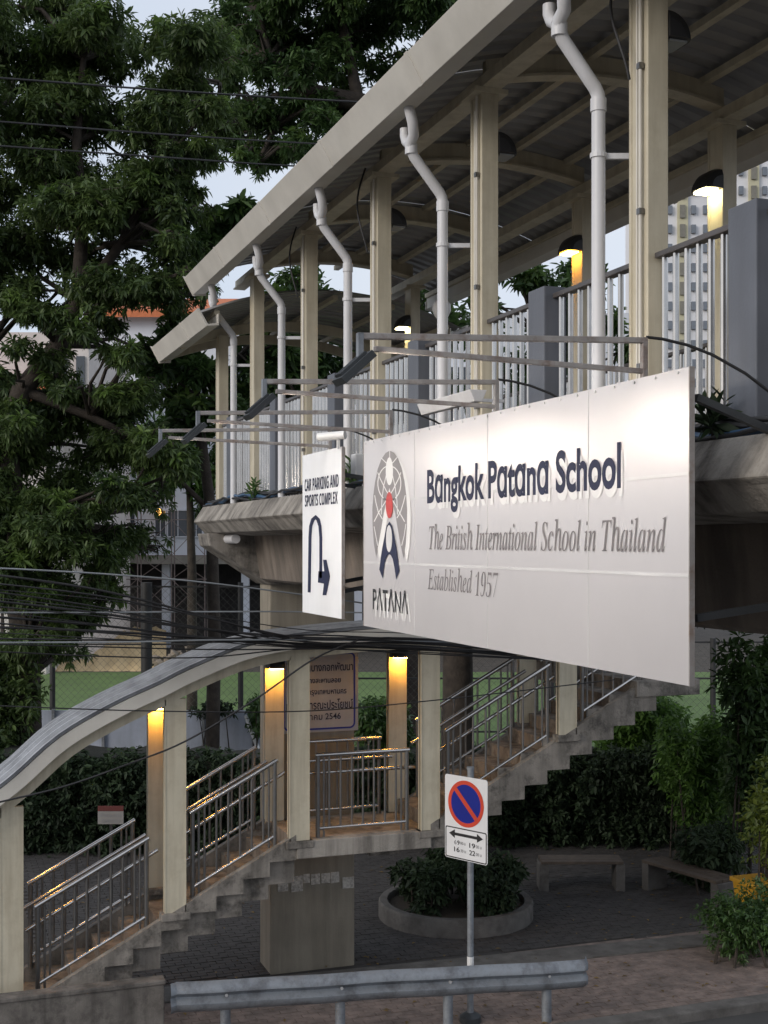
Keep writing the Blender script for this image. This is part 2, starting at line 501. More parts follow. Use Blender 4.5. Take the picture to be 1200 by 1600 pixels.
# longitudinal eave beams, ribs, purlins
UE = 14.96
for v in (VL0 + .06, VR0 - .06):
    obj('eave_beam', MB().box(v-.045, v+.045, U0, UE, Z+3.032, Z+3.13).box(v-.07, v+.07, U0, UE, Z+3.005+.026, Z+3.031+.014), M['cream'], bridge)
for u in CU[:-1]:
    rows = []
    mb = MB()
    n = 16
    pts = [(VL0 + .06 + (VR0 - VL0 - .12) * i / n) for i in range(n + 1)]
    def ring(v, zt, zb, w): return [(v, u+.095-w/2, zb), (v, u+.095+w/2, zb), (v, u+.095+w/2, zt), (v, u+.095-w/2, zt)]
    mb.grid([ring(v, arcz(v)-.055, arcz(v)-.19, .05) for v in pts], True)
    mb.grid([ring(v, arcz(v)-.191, arcz(v)-.21, .13) for v in pts], True)
    obj('roof_rib', mb, M['cream'], bridge, fix=True)
for v in (3.15, 3.85, 4.35, 4.77, 5.27, 5.97):
    z = arcz(v) - .03
    obj('purlin', MB().box(v-.03, v+.03, U0, UE-.02, z-.055, z-.005), M['cream'], bridge)

def corrugated(u0, u1, dz, va, vb, name_rows=10):
    us = []
    u = u0; per = 0.19
    while u < u1 - 1e-6:
        for du, dh in ((0,0),(.07,0),(.095,.032),(.145,.032),(.17,0)):
            if u + du <= u1: us.append((u + du, dh))
        u += per
    us.append((u1, 0))
    n = 14
    rows = []
    for i in range(n + 1):
        v = va + (vb - va) * i / n
        rows.append([(v, uu, arcz(v) + dz + dh) for uu, dh in us])
    return MB().grid(rows)
k = U0
while k < UE - 0.1:
    e = min(k + 0.95, UE)
    obj('roof_sheet', corrugated(k, e - 0.0, 0.0 + (0.002 if int(k * 10) % 2 else 0), 2.97, 6.15), M['sheet'], bridge, fix=False)
    k += 0.95
gut = [(2.90,3.13),(3.01,2.94),(3.15,2.955),(3.15,3.085),(3.135,3.085),(3.135,2.98),(3.025,2.965),(2.925,3.135)]
def gutter(sgn, u0, u1, dz, parent=bridge):
    f = (lambda v: v) if sgn > 0 else (lambda v: 2 * VC - v)
    o = obj('gutter', MB().prism([(f(v), u0, Z+h+dz) for v, h in gut], (0, u1-u0, 0)), M['gutter'], parent, bevel=0.004)
    obj('end_cap', MB().prism([(f(v), u1-0.003, Z+h+dz) for v, h in ((2.885,3.15),(3.005,2.925),(3.165,2.94),(3.165,3.04),(3.08,3.12))], (0,0.012,0)), M['gutter'], o)
    k_ = math.ceil(u0 / 1.9) * 1.9
    while k_ < u1 - .2:
        obj('gutter_joint', MB().prism([(f(v), k_, Z+h+dz) for v, h in ((2.893,3.132),(3.007,2.934),(3.012,2.938),(2.899,3.136))], (0,0.05,0)), M['gutter'], o)
        k_ += 1.9
    return o
gutter(1, U0, UE, 0); gutter(-1, U0, UE, 0)
# lower roof over the far landing
gutter(1, 14.2, 17.25, -.49); gutter(-1, 14.2, 17.25, -.49)
k = 14.25
while k < 17.2:
    obj('roof_sheet', corrugated(k, min(k+.95, 17.24), -.49, 2.97, 6.15), M['sheet'], bridge, fix=False)
    k += .95
for v in (3.15, 3.85, 4.56, 5.27, 5.97):
    z = arcz(v) - .03 - .49
    obj('purlin', MB().box(v-.03, v+.03, 14.3, 17.2, z-.055, z-.005), M['cream'], bridge)
for u in (15.9, 17.0):
    n = 14
    pts = [3.05 + 3.02 * i / n for i in range(n + 1)]
    obj('roof_rib', MB().grid([[(v,u,arcz(v)-.7),(v,u+.06,arcz(v)-.7),(v,u+.06,arcz(v)-.58),(v,u,arcz(v)-.58)] for v in pts], True), M['cream'], bridge)

# railings: top rail, balusters, blue-grey concrete posts
POSTU = [4.77 + 2.055 * k for k in range(-4, 6)]
bal = MB().tube([(0,0,0),(0,0,1.0)], 0.0165, 8, False).mesh('baluster', 0, 40, True)
for v in (3.56, 5.50):
    for pu in POSTU:
        if pu < U1 - .4:
            obj('rail_post', MB().box(v-.085, v+.065, pu, pu+.215, Z+.46, Z+1.535), M['postgrey'], bridge, bevel=0.008)
    ends = sorted([(c-.012, c+.202) for c in CU] + [(p, p+.215) for p in POSTU if p < U1 - .4])
    for (a0, a1), (b0, b1) in zip(ends[:-1], ends[1:]):
        if b0 - a1 < 0.15 or b0 < -2.0: continue
        r = obj('railing', MB().box(v-.03, v+.03, a1, b0, Z+1.462, Z+1.492), M['toprail'], bridge, bevel=0.006)
        obj('bottom_rail', MB().box(v-.022, v+.022, a1, b0, Z+.53, Z+.552), M['toprail'], r)
        if b0 < 3.0: continue
        n = max(2, round((b0 - a1) / 0.108))
        for i in range(n):
            u = a1 + (b0 - a1) * (i + 0.5) / n
            obj('baluster', bal, M['steel'], r, (v, u, Z + .465))

# downpipes with traps and brackets
def downpipe(px):
    c = PV(px, 500, 3.38)
    u = c.y
    r = .037
    mb = MB()
    mb.tube([(3.09,u-.10,Z+2.96),(3.12,u-.10,Z+2.85),(3.14,u-.07,Z+2.775),(3.14,u-.015,Z+2.745),(3.145,u,Z+2.70),(3.17,u,Z+2.65),
             (3.36,u,Z+2.42),(3.378,u,Z+2.385),(3.38,u,Z+2.33),(3.38,u,Z+.46)], r, 14)
    o = obj('downpipe', mb, M['pvc'], bridge, smooth=50)
    obj('cleanout', MB().tube([(3.14,u+.10,Z+2.87),(3.14,u+.10,Z+2.82),(3.14,u+.07,Z+2.77),(3.14,u+.01,Z+2.735)], r*.95, 12), M['pvc'], o, smooth=50)
    for z in (2.33, 2.70):
        vv = 3.38 if z < 2.5 else 3.148
        obj('socket_ring', MB().tube([(vv,u,Z+z-.035),(vv,u,Z+z+.035)], r+.006, 14), M['pvc'], o, smooth=40)
    obj('pipe_bracket', MB().tube([(3.38,u,Z+2.05),(3.38,u,Z+2.075)], r+.008, 14).beam((3.40,u,Z+2.06),(3.56,u-.06,Z+2.06),.025,.03), M['pvc'], o)
for px in (935, 691.5, 543.5, 440, 365): downpipe(px)
c = PV(1330, 500, 3.38)

# conduits on the column faces
for i, u in enumerate(CU[4:9]):
    cb = obj('conduit', MB().tube([(3.485,u+.05,Z+.48),(3.485,u+.05,Z+2.99)], .010, 8).tube([(3.487,u+.085,Z+.6),(3.487,u+.085,Z+2.9)], .007, 6), M['gutter'], bridge, smooth=50)
    for z in (0.9, 1.7, 2.45):
        obj('clip', MB().box(3.470,3.4995,u+.035,u+.065,Z+z,Z+z+.03), M['steeld'], cb)
    if i in (1, 3, 4):
        pts = []
        for t in range(13):
            a = t / 12
            pts.append((3.44 - .06*math.sin(a*math.pi), u+.13+.05*math.sin(a*5), Z+3.1-.7*a))
        obj('loose_wire', MB().tube(pts, .008, 6), M['cable'], bridge, smooth=60)

# service pipes lying along the deck edge
r = random.Random(3)
for i in range(6):
    v = 3.36 + .028 * i; zb = Z + .475 + r.uniform(0, .06)
    pts = []
    for k in range(60):
        u = 3.0 + k * 0.22
        pts.append((v + r.uniform(-.015, .015), u, zb + .03*math.sin(k*.5+i) + r.uniform(0, .03)))
    obj('service_cable', MB().tube(pts, (.012, .02, .016, .010, .018, .012)[i], 6), M[('cable','bluepipe','cable','cable','darkgrey','cable')[i]], bridge, smooth=60)

# ================================================================== wall lamps under the roof
def hood_mesh():
    # quarter-round hood: back on the column (x=0), bulging to +x
    mb = MB(); n = 10; R = .15; W = .11
    arc = [(R*math.cos(t), R*math.sin(t)) for t in [math.pi/2*i/n for i in range(n+1)]]
    secs = []
    for k, s in ((-W, .62), (-W*.85, .9), (-W*.5, 1.0), (W*.5, 1.0), (W*.85, .9), (W, .62)):
        secs.append([(0, k, 0)] + [(x*s, k, z*s) for x, z in arc])
    mb.grid(secs, True)
    mb.poly(secs[0]); mb.poly(secs[-1])
    return mb.mesh('housing', 0, 40)
HOOD = hood_mesh(); HOOD.materials.append(M['black'])
LENSES = {}
def wall_lamp(loc, rz, label, lit, group):
    t = thing('wall_lamp', label, 'lamp', loc, group)
    o = obj('housing', HOOD, None, t, loc); o.rotation_euler[2] = rz
    if lit not in LENSES:
        LENSES[lit] = MB().box(.02, .125, -.075, .075, -.012, -.001).mesh('lens'); LENSES[lit].materials.append(M[lit])
    o = obj('lens', LENSES[lit], None, t, loc); o.rotation_euler[2] = rz
    return t
G = 'lamps on the footbridge columns'
for n, (idx, lit) in enumerate(((6, 'pale'), (7, 'amber2'), (9, 'pale'))):
    wall_lamp((VR0-.12-.002, CU[idx]+.095, Z+2.54), math.pi,
              ('lit pale lamp on the inner footbridge column beside the tower view', 'lit amber lamp on the second inner column of the footbridge',
               'small lit lamp farthest along the footbridge interior')[n], lit, G)
for n, idx in enumerate((5, 6, 7)):
    wall_lamp((VL1+.002, CU[idx]+.095, Z+2.62), 0,
              ('unlit black hooded lamp on the nearest front column of the footbridge', 'unlit black hooded lamp on the second front column of the footbridge',
               'unlit black hooded lamp on the third front column of the footbridge')[n], 'lampoff', G)

# ================================================================== SIGNS ON THE BRIDGE
def text_mesh(body, size=1.0, offset=0.0, shear=0.0, extrude=0.0, spacing=1.0):
    c = bpy.data.curves.new('lettering', 'FONT')
    c.body = body; c.size = size; c.offset = offset; c.shear = shear; c.extrude = extrude; c.space_character = spacing
    c.resolution_u = 4
    o = bpy.data.objects.new('lettering', c); COL.objects.link(o)
    dg = bpy.context.evaluated_depsgraph_get()
    me = bpy.data.meshes.new_from_object(o.evaluated_get(dg))
    bpy.data.objects.remove(o); bpy.data.curves.remove(c)
    return me

def place_text(name, body, mt, parent, fmap, x0, x1, y0, y1, **k):
    """fits the text's box into [x0,x1]x[y0,y1] of a flat chart fmap(a, b, depth) -> world"""
    me = text_mesh(body, **k)
    n = len(me.vertices)
    co = np.empty(n * 3); me.vertices.foreach_get('co', co); co = co.reshape(-1, 3)
    mn, mx = co.min(0), co.max(0)
    for v, p in zip(me.vertices, co):
        a = x0 + (p[0]-mn[0]) / (mx[0]-mn[0]) * (x1-x0)
        b = y0 + (p[1]-mn[1]) / (mx[1]-mn[1]) * (y1-y0)
        v.co = fmap(a, b, p[2])
    me.update()
    me.materials.clear(); me.materials.append(mt)
    o = bpy.data.objects.new(name, me)
    link(o, parent, (0,0,0))
    return o

def italic(s):
    r = ''
    for ch in s:
        if 'A' <= ch <= 'Z': r += chr(0x1D434 + ord(ch) - 65)
        elif ch == 'h': r += '\u210e'
        elif 'a' <= ch <= 'z': r += chr(0x1D44E + ord(ch) - 97)
        elif '0' <= ch <= '9': r += chr(0x1D7CE + ord(ch) - 48)
        else: r += ch
    return r
def sansbold(s):
    return ''.join(chr(0x1D5D4+ord(c)-65) if 'A' <= c <= 'Z' else chr(0x1D5EE+ord(c)-97) if 'a' <= c <= 'z' else c for c in s)

SV = 2.90
def on_sign(px, py, d=0.003):
    p = PV(px, py, SV)
    return (SV - d, p.y, p.z)
def chart(u_left, v=SV, base=0.003):
    # a: metres to the right along the sign face from u_left, b: height above eye
    return lambda a, b, d: (v - base - d, u_left - a, EYE + b)
pA, pB = PV(568.5, 690, SV), PV(1077, 572, SV)
SU0, SU1 = pB.y, pA.y            # right end (near), left end (far)
ST_, SB_ = 0.714, -0.572
msign = thing('school_sign', 'large white school name sign with globe emblem hung on the footbridge', 'sign', (SV, (SU0+SU1)/2, Z+SB_))
# sheets: three rows and four columns with fine joints
cols_ = [SU0, SU0+.83, SU0+1.95, SU0+3.05, SU1]
rows_ = [SB_, SB_+(ST_-SB_)*.345, SB_+(ST_-SB_)*.665, ST_]
r = random.Random(5)
for i in range(4):
    for j in range(3):
        t = r.uniform(-.0006, .0006)
        obj('panel', MB().box(SV+t, SV+.012+t, cols_[i]+.001, cols_[i+1]-.001, Z+rows_[j]+.001, Z+rows_[j+1]-.001), M['sign'], msign)
for j in (1, 2):
    obj('seam_strip', MB().box(SV-.0022, SV+.001, SU0+.004, SU1-.004, Z+rows_[j]-.007, Z+rows_[j]+.007), M['seam'], msign)
for i in (1, 2, 3):
    obj('seam_strip', MB().box(SV-.0018, SV+.001, cols_[i]-.003, cols_[i]+.003, Z+SB_+.004, Z+ST_-.004), M['seam'], msign)
fr = MB()
for z in (SB_+.02, 0.07, ST_-.02):
    fr.box(SV+.013, SV+.055, SU0+.08, SU1, Z+z-.02, Z+z+.02)
for u in (SU0+.10, SU0+1.35, SU0+2.7, SU1-.02):
    fr.box(SV+.0135, SV+.0545, u-.02, u+.02, Z+SB_+.001, Z+ST_-.001)
obj('frame', fr, M['rust'], msign)
obj('edge_trim', MB().box(SV-.003, SV+.022, SU0-.006, SU0, Z+SB_, Z+ST_), M['trim'], msign)
obj('edge_trim', MB().box(SV-.003, SV+.022, SU1, SU1+.006, Z+SB_, Z+ST_), M['trim'], msign)
for px in range(24):
    u = SU0 + .08 + px * .17
    obj('rivet', MB().tube([(SV-.006,u,Z+ST_-.016),(SV+.001,u,Z+ST_-.016)], .006, 6), M['seam'], msign)
for u, z0 in ((SU0+.03, ST_-.12), (SU0+2.0, ST_-.3), (SU1-.05, ST_-.12)):
    obj('strut', MB().beam((SV+.05, u, Z+z0), (3.36, u+.02, Z+.46), .03, .03), M['darkgrey'], msign)
    obj('strut', MB().beam((SV+.05, u, Z-.3), (3.84, u+.02, Z-.2), .03, .03), M['darkgrey'], msign)
# lettering
def a_of(px): return SU1 - PV(px, 700, SV).y
def h_of(px, py): return PV(px, py, SV).z - EYE
ch = chart(SU1)
chg = chart(SU1, SV, 0.0024)
def line(body, mt, px0, px1, hb, ht, **k):
    return place_text('lettering', body, mt, msign, ch, a_of(px0), a_of(px1), hb, ht, **k)
# "Bangkok Patana School": descender of g sets the bottom of the box
cap_b = h_of(668, 789); cap_t = h_of(668, 737)
desc = .27 * (cap_t - cap_b)
NAME = 'B\u0251ngkok P\u0251t\u0251n\u0251 School'
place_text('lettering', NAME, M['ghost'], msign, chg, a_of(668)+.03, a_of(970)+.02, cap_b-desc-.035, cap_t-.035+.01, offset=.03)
line(NAME, M['navy'], 668, 971, cap_b-desc, cap_t+.012, offset=.028)
h0, h1 = h_of(671, 859), h_of(671, 819)
line(italic('The British International School in Thailand'), M['greyv'], 671, 1041, h0, h1)
h0, h1 = h_of(669, 921), h_of(669, 886)
line(italic('Established'), M['greyv'], 669, 738, h0, h1)
line(italic('1957'), M['greyv'], 743, 779, h0-.012, h1-.012, offset=-.02, shear=.22)
# emblem, drawn on the sign face from its real outline
def lg(zx, zy): return (560 + zx / 5.33, 680 + zy / 5.33)
def flat(name, pts, mt, d, parent=msign):
    return obj(name, MB().poly([on_sign(*lg(x, y), d) for x, y in pts]), mt, parent, fix=False)
def ell(cx, cy, rx, ry, n=36, a0=0, a1=360):
    return [(cx + rx*math.cos(math.radians(a0+(a1-a0)*i/n)), cy + ry*math.sin(math.radians(a0+(a1-a0)*i/n))) for i in range(n + (0 if a1-a0 == 360 else 1))]
gl = [(150,1010)] + [(x, y) for x, y in [(132,900),(122,760),(120,620),(128,500),(142,390),(165,280),(195,200),(230,148),(265,128)]] + \
     [(300,146),(335,196),(365,275),(388,385),(402,495),(410,620),(408,760),(398,900),(378,1022)]
gl_r = gl + [(345,860),(310,650),(262,440),(215,650),(180,860)]
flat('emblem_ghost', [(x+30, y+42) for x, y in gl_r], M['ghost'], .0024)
flat('emblem_globe', gl_r, M['globe'], .0032)
def lineband(pts, w, d=.0038, mt='ghost'):
    L_, R_ = [], []
    for i, (x, y) in enumerate(pts):
        x0, y0 = pts[max(0, i-1)]; x1, y1 = pts[min(len(pts)-1, i+1)]
        dx, dy = x1-x0, y1-y0; l = math.hypot(dx, dy)
        nx, ny = -dy/l*w/2, dx/l*w/2
        L_.append((x+nx, y+ny)); R_.append((x-nx, y-ny))
    mb = MB(); n = len(pts)
    vv = [on_sign(*lg(*q), d) for q in L_] + [on_sign(*lg(*q), d) for q in R_]
    mb.add(vv, [(i, i+1, n+i+1, n+i) for i in range(n-1)])
    return obj('emblem_line', mb, M[mt], msign, fix=False)
lineband(ell(262, 400, 96, 145, 30, 60, 480), 8)
lineband([(165,310),(185,360),(235,460),(300,560),(345,640),(390,720)], 7)
lineband([(358,310),(340,360),(290,460),(225,560),(175,640),(135,720)], 7)
lineband([(195,190),(235,230),(262,250),(290,230),(330,180)], 7)
lineband([(140,500),(150,560),(170,640),(205,700)], 7)
lineband([(395,500),(380,560),(355,640),(325,690)], 7)
lineband([(240,320),(215,420),(200,540),(195,660)], 6)
lineband([(285,320),(308,420),(325,540),(330,660)], 6)
lineband([(135,760),(150,840),(165,920)], 6)
lineband([(400,740),(385,840),(365,920)], 6)
lineband([(265,128),(265,190)], 5)
flat('emblem_spindle', ell(263, 300, 30, 116), M['ghost'], .0044)
flat('emblem_drop', ell(262, 582, 29, 110), M['red'], .0044)
lit = [(178,1118),(205,930),(225,830),(240,755),(262,718),(285,755),(300,830),(320,930),(346,1130),(318,1202),(306,1110),(290,1030),(275,1000),(261,990),(247,1000),(232,1030),(216,1110),(207,1194)]
flat('emblem_figure', lit, M['navy'], .0040)
flat('emblem_face', ell(261, 862, 25, 112), M['seam'], .0052)
place_text('lettering', 'P\u039bT\u039bN\u039b', M['ghost'], msign, chg, a_of(584)+.04, a_of(638)+.05, h_of(584, 958)-.02, h_of(584, 918)-.02, offset=.02)
line('P\u039bT\u039bN\u039b', M['blackp'], 583, 638, h_of(584, 952), h_of(584, 918), offset=.012)

# car parking sign
qA, qB = PV(472.5, 709, SV), PV(534, 697, SV)
CU0, CU1 = qB.y, qA.y
CT_, CB_ = .716, -.552
csign = thing('parking_sign', 'tall white car parking sign with turning arrow beside the school sign', 'sign', (SV, (CU0+CU1)/2, Z+CB_))
obj('panel', MB().box(SV, SV+.012, CU0+.001, CU1-.001, Z+CB_, Z+CT_), M['signw'], csign, bevel=.003)
obj('frame', MB().box(SV+.013, SV+.05, CU0+.07, CU1, Z+CT_-.05, Z+CT_-.003).box(SV+.013, SV+.05, CU0+.07, CU1, Z+CB_+.003, Z+CB_+.05)
    .box(SV+.0135, SV+.0495, CU0+.07, CU0+.115, Z+CB_+.05, Z+CT_-.05).box(SV+.0135, SV+.0495, CU1-.045, CU1, Z+CB_+.05, Z+CT_-.05), M['rust'], csign)
obj('edge_trim', MB().box(SV-.002, SV+.022, CU0-.006, CU0, Z+CB_, Z+CT_), M['trim'], csign)
for u in (CU0+.1, CU1-.1):
    obj('strut', MB().beam((SV+.05, u, Z+ST_-.2), (3.36, u, Z+.46), .03, .03).beam((SV+.05, u, Z-.35), (3.84, u, Z-.2), .03, .03), M['darkgrey'], csign)
cch = chart(CU1)
def ca(px): return CU1 - PV(px, 800, SV).y
place_text('lettering', sansbold('CAR PARKING AND'), M['navy'], csign, cch, ca(476.5), ca(529.5), h_of(477, 768), h_of(477, 749))
place_text('lettering', sansbold('SPORTS COMPLEX'), M['navy'], csign, cch, ca(477), ca(528), h_of(477, 792), h_of(477, 774))
def cz_(zx, zy): return (450 + zx * 350/1200, 650 + zy * 350/1200)
path = [(115,945),(117,800),(119,650),(123,590),(135,555),(150,542),(163,555),(173,590),(177,650),(177,800),(176,868)]
def chart_px(pts): return [on_sign(*cz_(*q), .003) for q in pts]
def band(pts, ws, parent, mt, d=.003):
    L_, R_ = [], []
    for i, (x, y) in enumerate(pts):
        x0, y0 = pts[max(0, i-1)]; x1, y1 = pts[min(len(pts)-1, i+1)]
        dx, dy = x1-x0, y1-y0; l = math.hypot(dx, dy)
        L_.append((x-dy/l*ws[i]/2, y+dx/l*ws[i]/2)); R_.append((x+dy/l*ws[i]/2, y-dx/l*ws[i]/2))
    n = len(pts); mb = MB()
    mb.add([on_sign(*cz_(*q), d) for q in L_] + [on_sign(*cz_(*q), d) for q in R_], [(i, i+1, n+i+1, n+i) for i in range(n-1)])
    return obj('arrow', mb, mt, parent, fix=False)
band(path, [15,15,15,16,20,24,20,16,15,15,15], csign, M['navy'])
obj('arrow_head', MB().poly(chart_px([(165,832),(196,832),(190,770),(208,770),(227,860),(207,960),(187,960),(194,898),(162,892)])), M['navy'], csign, fix=False)

# ================================================================== FLOODLIGHTS on outrigger arms
FG = 'floodlights on arms over the footbridge signs'
def floodlight(u, label):
    t = thing('floodlight', label, 'floodlight', (SV, u, Z+ST_), FG)
    VO = 1.62
    arm = MB()
    for du in (0,):
        arm.beam((SV+.02,u,Z+.875),(VO,u,Z+.822),.027,.025)
        arm.beam((SV+.02,u,Z+.742),(VO+.07,u,Z+.775),.024,.022)
        arm.beam((SV+.02,u,Z+.70),(SV+.02,u,Z+.8875),.026,.026,(0,1,0))
    obj('arm', arm, M['arm'], t, bevel=.004)
    obj('bracket', MB().beam((VO+.01,u,Z+.835),(VO+.01,u,Z+.70),.022,.03,(0,1,0)), M['galv'], t)
    # flat floodlight body, lit face turned down towards the sign
    c = Vector((VO-.02, u, Z+.70)); ax = Vector((math.cos(math.radians(42)), 0, math.sin(math.radians(42))))   # along the body, up-right
    nn = Vector((ax.z, 0, -ax.x))              # lit side faces the sign and down
    W_ = .065
    def slab(h0, h1, d0, d1, w):
        return [c + ax*a + nn*d + Vector((0, s*w, 0)) for d in (d0, d1) for a, s in ((h0,-1),(h1,-1),(h1,1),(h0,1))]
    fs = [(0,1,2,3),(7,6,5,4),(0,4,5,1),(1,5,6,2),(2,6,7,3),(3,7,4,0)]
    hb = MB().add(slab(-.085,.085,-.006,.014,W_), fs)
    for k in range(7):
        s = -W_+.03+k*(2*W_-.06)/6
        hb.add([c + ax*a + nn*d + Vector((0, s+e, 0)) for d in (-.018,-.0062) for a, e in ((-.07,-.003),(.07,-.003),(.07,.003),(-.07,.003))], fs)
    obj('housing', hb, M['darkgrey'], t)
    obj('rim', MB().add(slab(-.085,-.077,.0142,.024,W_), fs).add(slab(.077,.085,.0142,.024,W_), fs)
        .add([p_ + Vector((0,W_-.006,0)) for p_ in slab(-.0765,.0765,.0142,.0238,.006)], fs).add([p_ - Vector((0,W_-.006,0)) for p_ in slab(-.0765,.0765,.0142,.0238,.006)], fs), M['darkgrey'], t)
    obj('lens', MB().add(slab(-.07,.07,.0143,.0165,W_-.015), fs), M['flood'], t)
    pts = [(SV+.03, u, Z+.89)] + [(SV+.03+.66*a, u-.25*a, Z+.89-.05*a-.35*a*a) for a in (.1,.25,.4,.6,.8,1)]
    obj('power_cord', MB().tube(pts, .007, 6), M['cable'], t, smooth=60)
    return t
floodlight(PV(1000,560,SV).y, 'floodlight arm above the right end of the school sign')
floodlight(PV(770,610,SV).y, 'floodlight arm above the middle of the school sign')
floodlight(PV(606,650,SV).y, 'floodlight arm above the emblem end of the school sign')
floodlight(9.30, 'floodlight arm above the car parking sign')

# small fittings
cc = PV(540, 682, SV)
t = thing('security_camera', 'small white security camera on the car parking sign corner', 'camera', (SV, CU0+.03, Z+ST_))
obj('body', MB().tube([(SV-.14,CU0+.13,Z+.79),(SV+.02,CU0-.02,Z+.80)], .032, 12), M['white'], t, smooth=40)
obj('mount', MB().beam((SV-.02,CU0+.02,Z+.70),(SV-.02,CU0+.02,Z+.79),.02,.02), M['white'], t)
bx_ = PV(561, 728, 3.15)
t = thing('junction_box', 'white junction box between the two footbridge signs', 'box', bx_)
obj('case', MB().box(bx_.x-.05,bx_.x+.05,bx_.y-.06,bx_.y+.06,bx_.z-.09,bx_.z+.09), M['white'], t, bevel=.01)
obj('mounting_pole', MB().tube([(bx_.x+.06,bx_.y,bx_.z-.3),(bx_.x+.06,bx_.y,bx_.z+.38)], .014, 8), M['pvc'], t)
tb = PV(695, 628, 3.05)
t = thing('tube_light', 'white tube light fitting above the school sign', 'lamp', tb)
obj('fitting', MB().prism([(tb.x-.05,tb.y-.5,tb.z+.02),(tb.x+.06,tb.y-.5,tb.z+.02),(tb.x+.03,tb.y-.5,tb.z-.05),(tb.x-.02,tb.y-.5,tb.z-.05)], (0,.85,0)), M['pvc'], t, bevel=.005)
obj('stem', MB().beam((tb.x,tb.y,tb.z+.02),(3.45,tb.y,tb.z+.02),.02,.02), M['pvc'], t)
dm = PV(690, 485, 4.9)
t = thing('dome_camera', 'white dome camera under the footbridge roof', 'camera', dm)
obj('body', MB().tube([(dm.x,dm.y,dm.z+.10),(dm.x,dm.y,dm.z+.06),(dm.x,dm.y,dm.z),(dm.x,dm.y,dm.z-.06),(dm.x,dm.y,dm.z-.1)], [.06,.09,.095,.07,.03], 14), M['white'], t, smooth=60)
obj('hanger', MB().beam((dm.x,dm.y,dm.z+.1),(dm.x,dm.y,arcz(dm.x)-.08),.03,.03,(0,1,0)), M['white'], t)

# ================================================================== STAIRWAY
stair = thing('stairway', 'concrete stairway with arched metal roof passing under the footbridge', 'stairway', (4.6, 14.5, 0))
SA, SBk = 13.95, 15.15
ZL = EYE - 3.36
RI, TR = ZL / 12, 0.305
V_L0, V_L1 = 3.98, 5.62
# lower flight: step k top at ZL - k*RI
stepm = {}
def step(v0, v1, zt, th=.33, u0=SA+.09, u1=SBk-.09):
    obj('step', MB().box(v0-.006, v1+.006, u0, u1, zt-th, zt), M['conc2'], stair, bevel=.006)
for k in range(1, 12):
    v1 = V_L0 - (k-1)*TR
    zt = ZL - k*RI
    step(v1-TR, v1, zt, min(.33, zt+.05))
def stringer(v0, z0, v1, z1, n, u):
    """straight kerb on top, saw-tooth below"""
    mb = MB()
    slope = (z1-z0)/(v1-v0); tr = (v1-v0)/n; ri = (z1-z0)/n
    off = .07
    poly = [(v0, u, z0+off), (v1, u, z1+off)]
    for k in range(n):
        vv = v1 - k*tr; zz = z1 - k*ri
        poly += [(vv, u, max(zz-.215, -.1)), (vv-tr, u, max(zz-.215, -.1))]
    # remove duplicate near the foot
    mb.prism(poly, (0, .09, 0))
    return mb
for u in (SA, SBk-.09):
    obj('stringer', stringer(V_L0-12*TR, .0, V_L0, ZL, 12, u), M['conc2'], stair)
obj('landing', MB().box(V_L0+.002, V_L1-.002, SA-.03, SBk+.03, ZL-.2, ZL), M['conc'], stair, bevel=.012)
obj('corbel', MB().box(5.02, 5.40, SA+.45, 15.28, ZL-.36, ZL-.201), M['conc2'], stair, bevel=.01)
RU = .165
NU = 10
for k in range(1, NU):
    step(V_L1+(k-1)*TR, V_L1+k*TR, ZL+k*RU)
V_U = V_L1 + NU*TR
def stringer_up(u):
    mb = MB(); off = .07
    poly = [(V_L1, u, ZL+off), (V_L1, u, ZL-.215+.0)]
    for k in range(NU):
        vv = V_L1 + k*TR; zz = ZL + k*RU - .215
        if k: poly.append((vv, u, zz))
        poly.append((vv+TR, u, zz))
    poly.append((V_U, u, ZL+NU*RU-.2)); poly.append((V_U, u, ZL+NU*RU+off))
    return mb.prism(poly, (0,.09,0))
for u in (SA, SBk-.09):
    obj('stringer', stringer_up(u), M['conc2'], stair)
ZU = ZL + NU*RU
obj('upper_landing', MB().box(V_U-.3, V_U+.62, SA-.03, 16.5, ZU-.2, ZU), M['conc2'], stair, bevel=.012)
# return flight up to the bridge deck
nR = 13
for k in range(1, nR):
    v1 = V_U - .31 - (k-1)*.212
    zt = ZU + k*(Z+.45-ZU)/nR
    step(v1-.212, v1, zt, .36, 15.3, 16.4)

# stair columns
def zfoot(v):
    if v < V_L0: return ZL - (V_L0 - v)*RI/TR + .05
    if v < V_L1: return ZL
    return ZL + (v - V_L1)*RU/TR + .05
edge = [(-.6,-4.35),(0.2,-3.42),(0.7,-2.93),(1.1,-2.61),(1.52,-2.25),(2.03,-1.97),(2.52,-1.76),(2.82,-1.62),(3.34,-1.42),(3.7,-1.34),(4.1,-1.29),(4.8,-1.24),
        (5.5,-1.22),(5.9,-1.20),(6.6,-1.0),(7.4,-.62),(8.2,-.16),(8.7,.14)]
def ez(v):
    for (a, x), (b, y) in zip(edge[:-1], edge[1:]):
        if a <= v <= b: return EYE + x + (y-x)*(v-a)/(b-a)
    return EYE + (edge[0][1] if v < 0 else edge[-1][1])
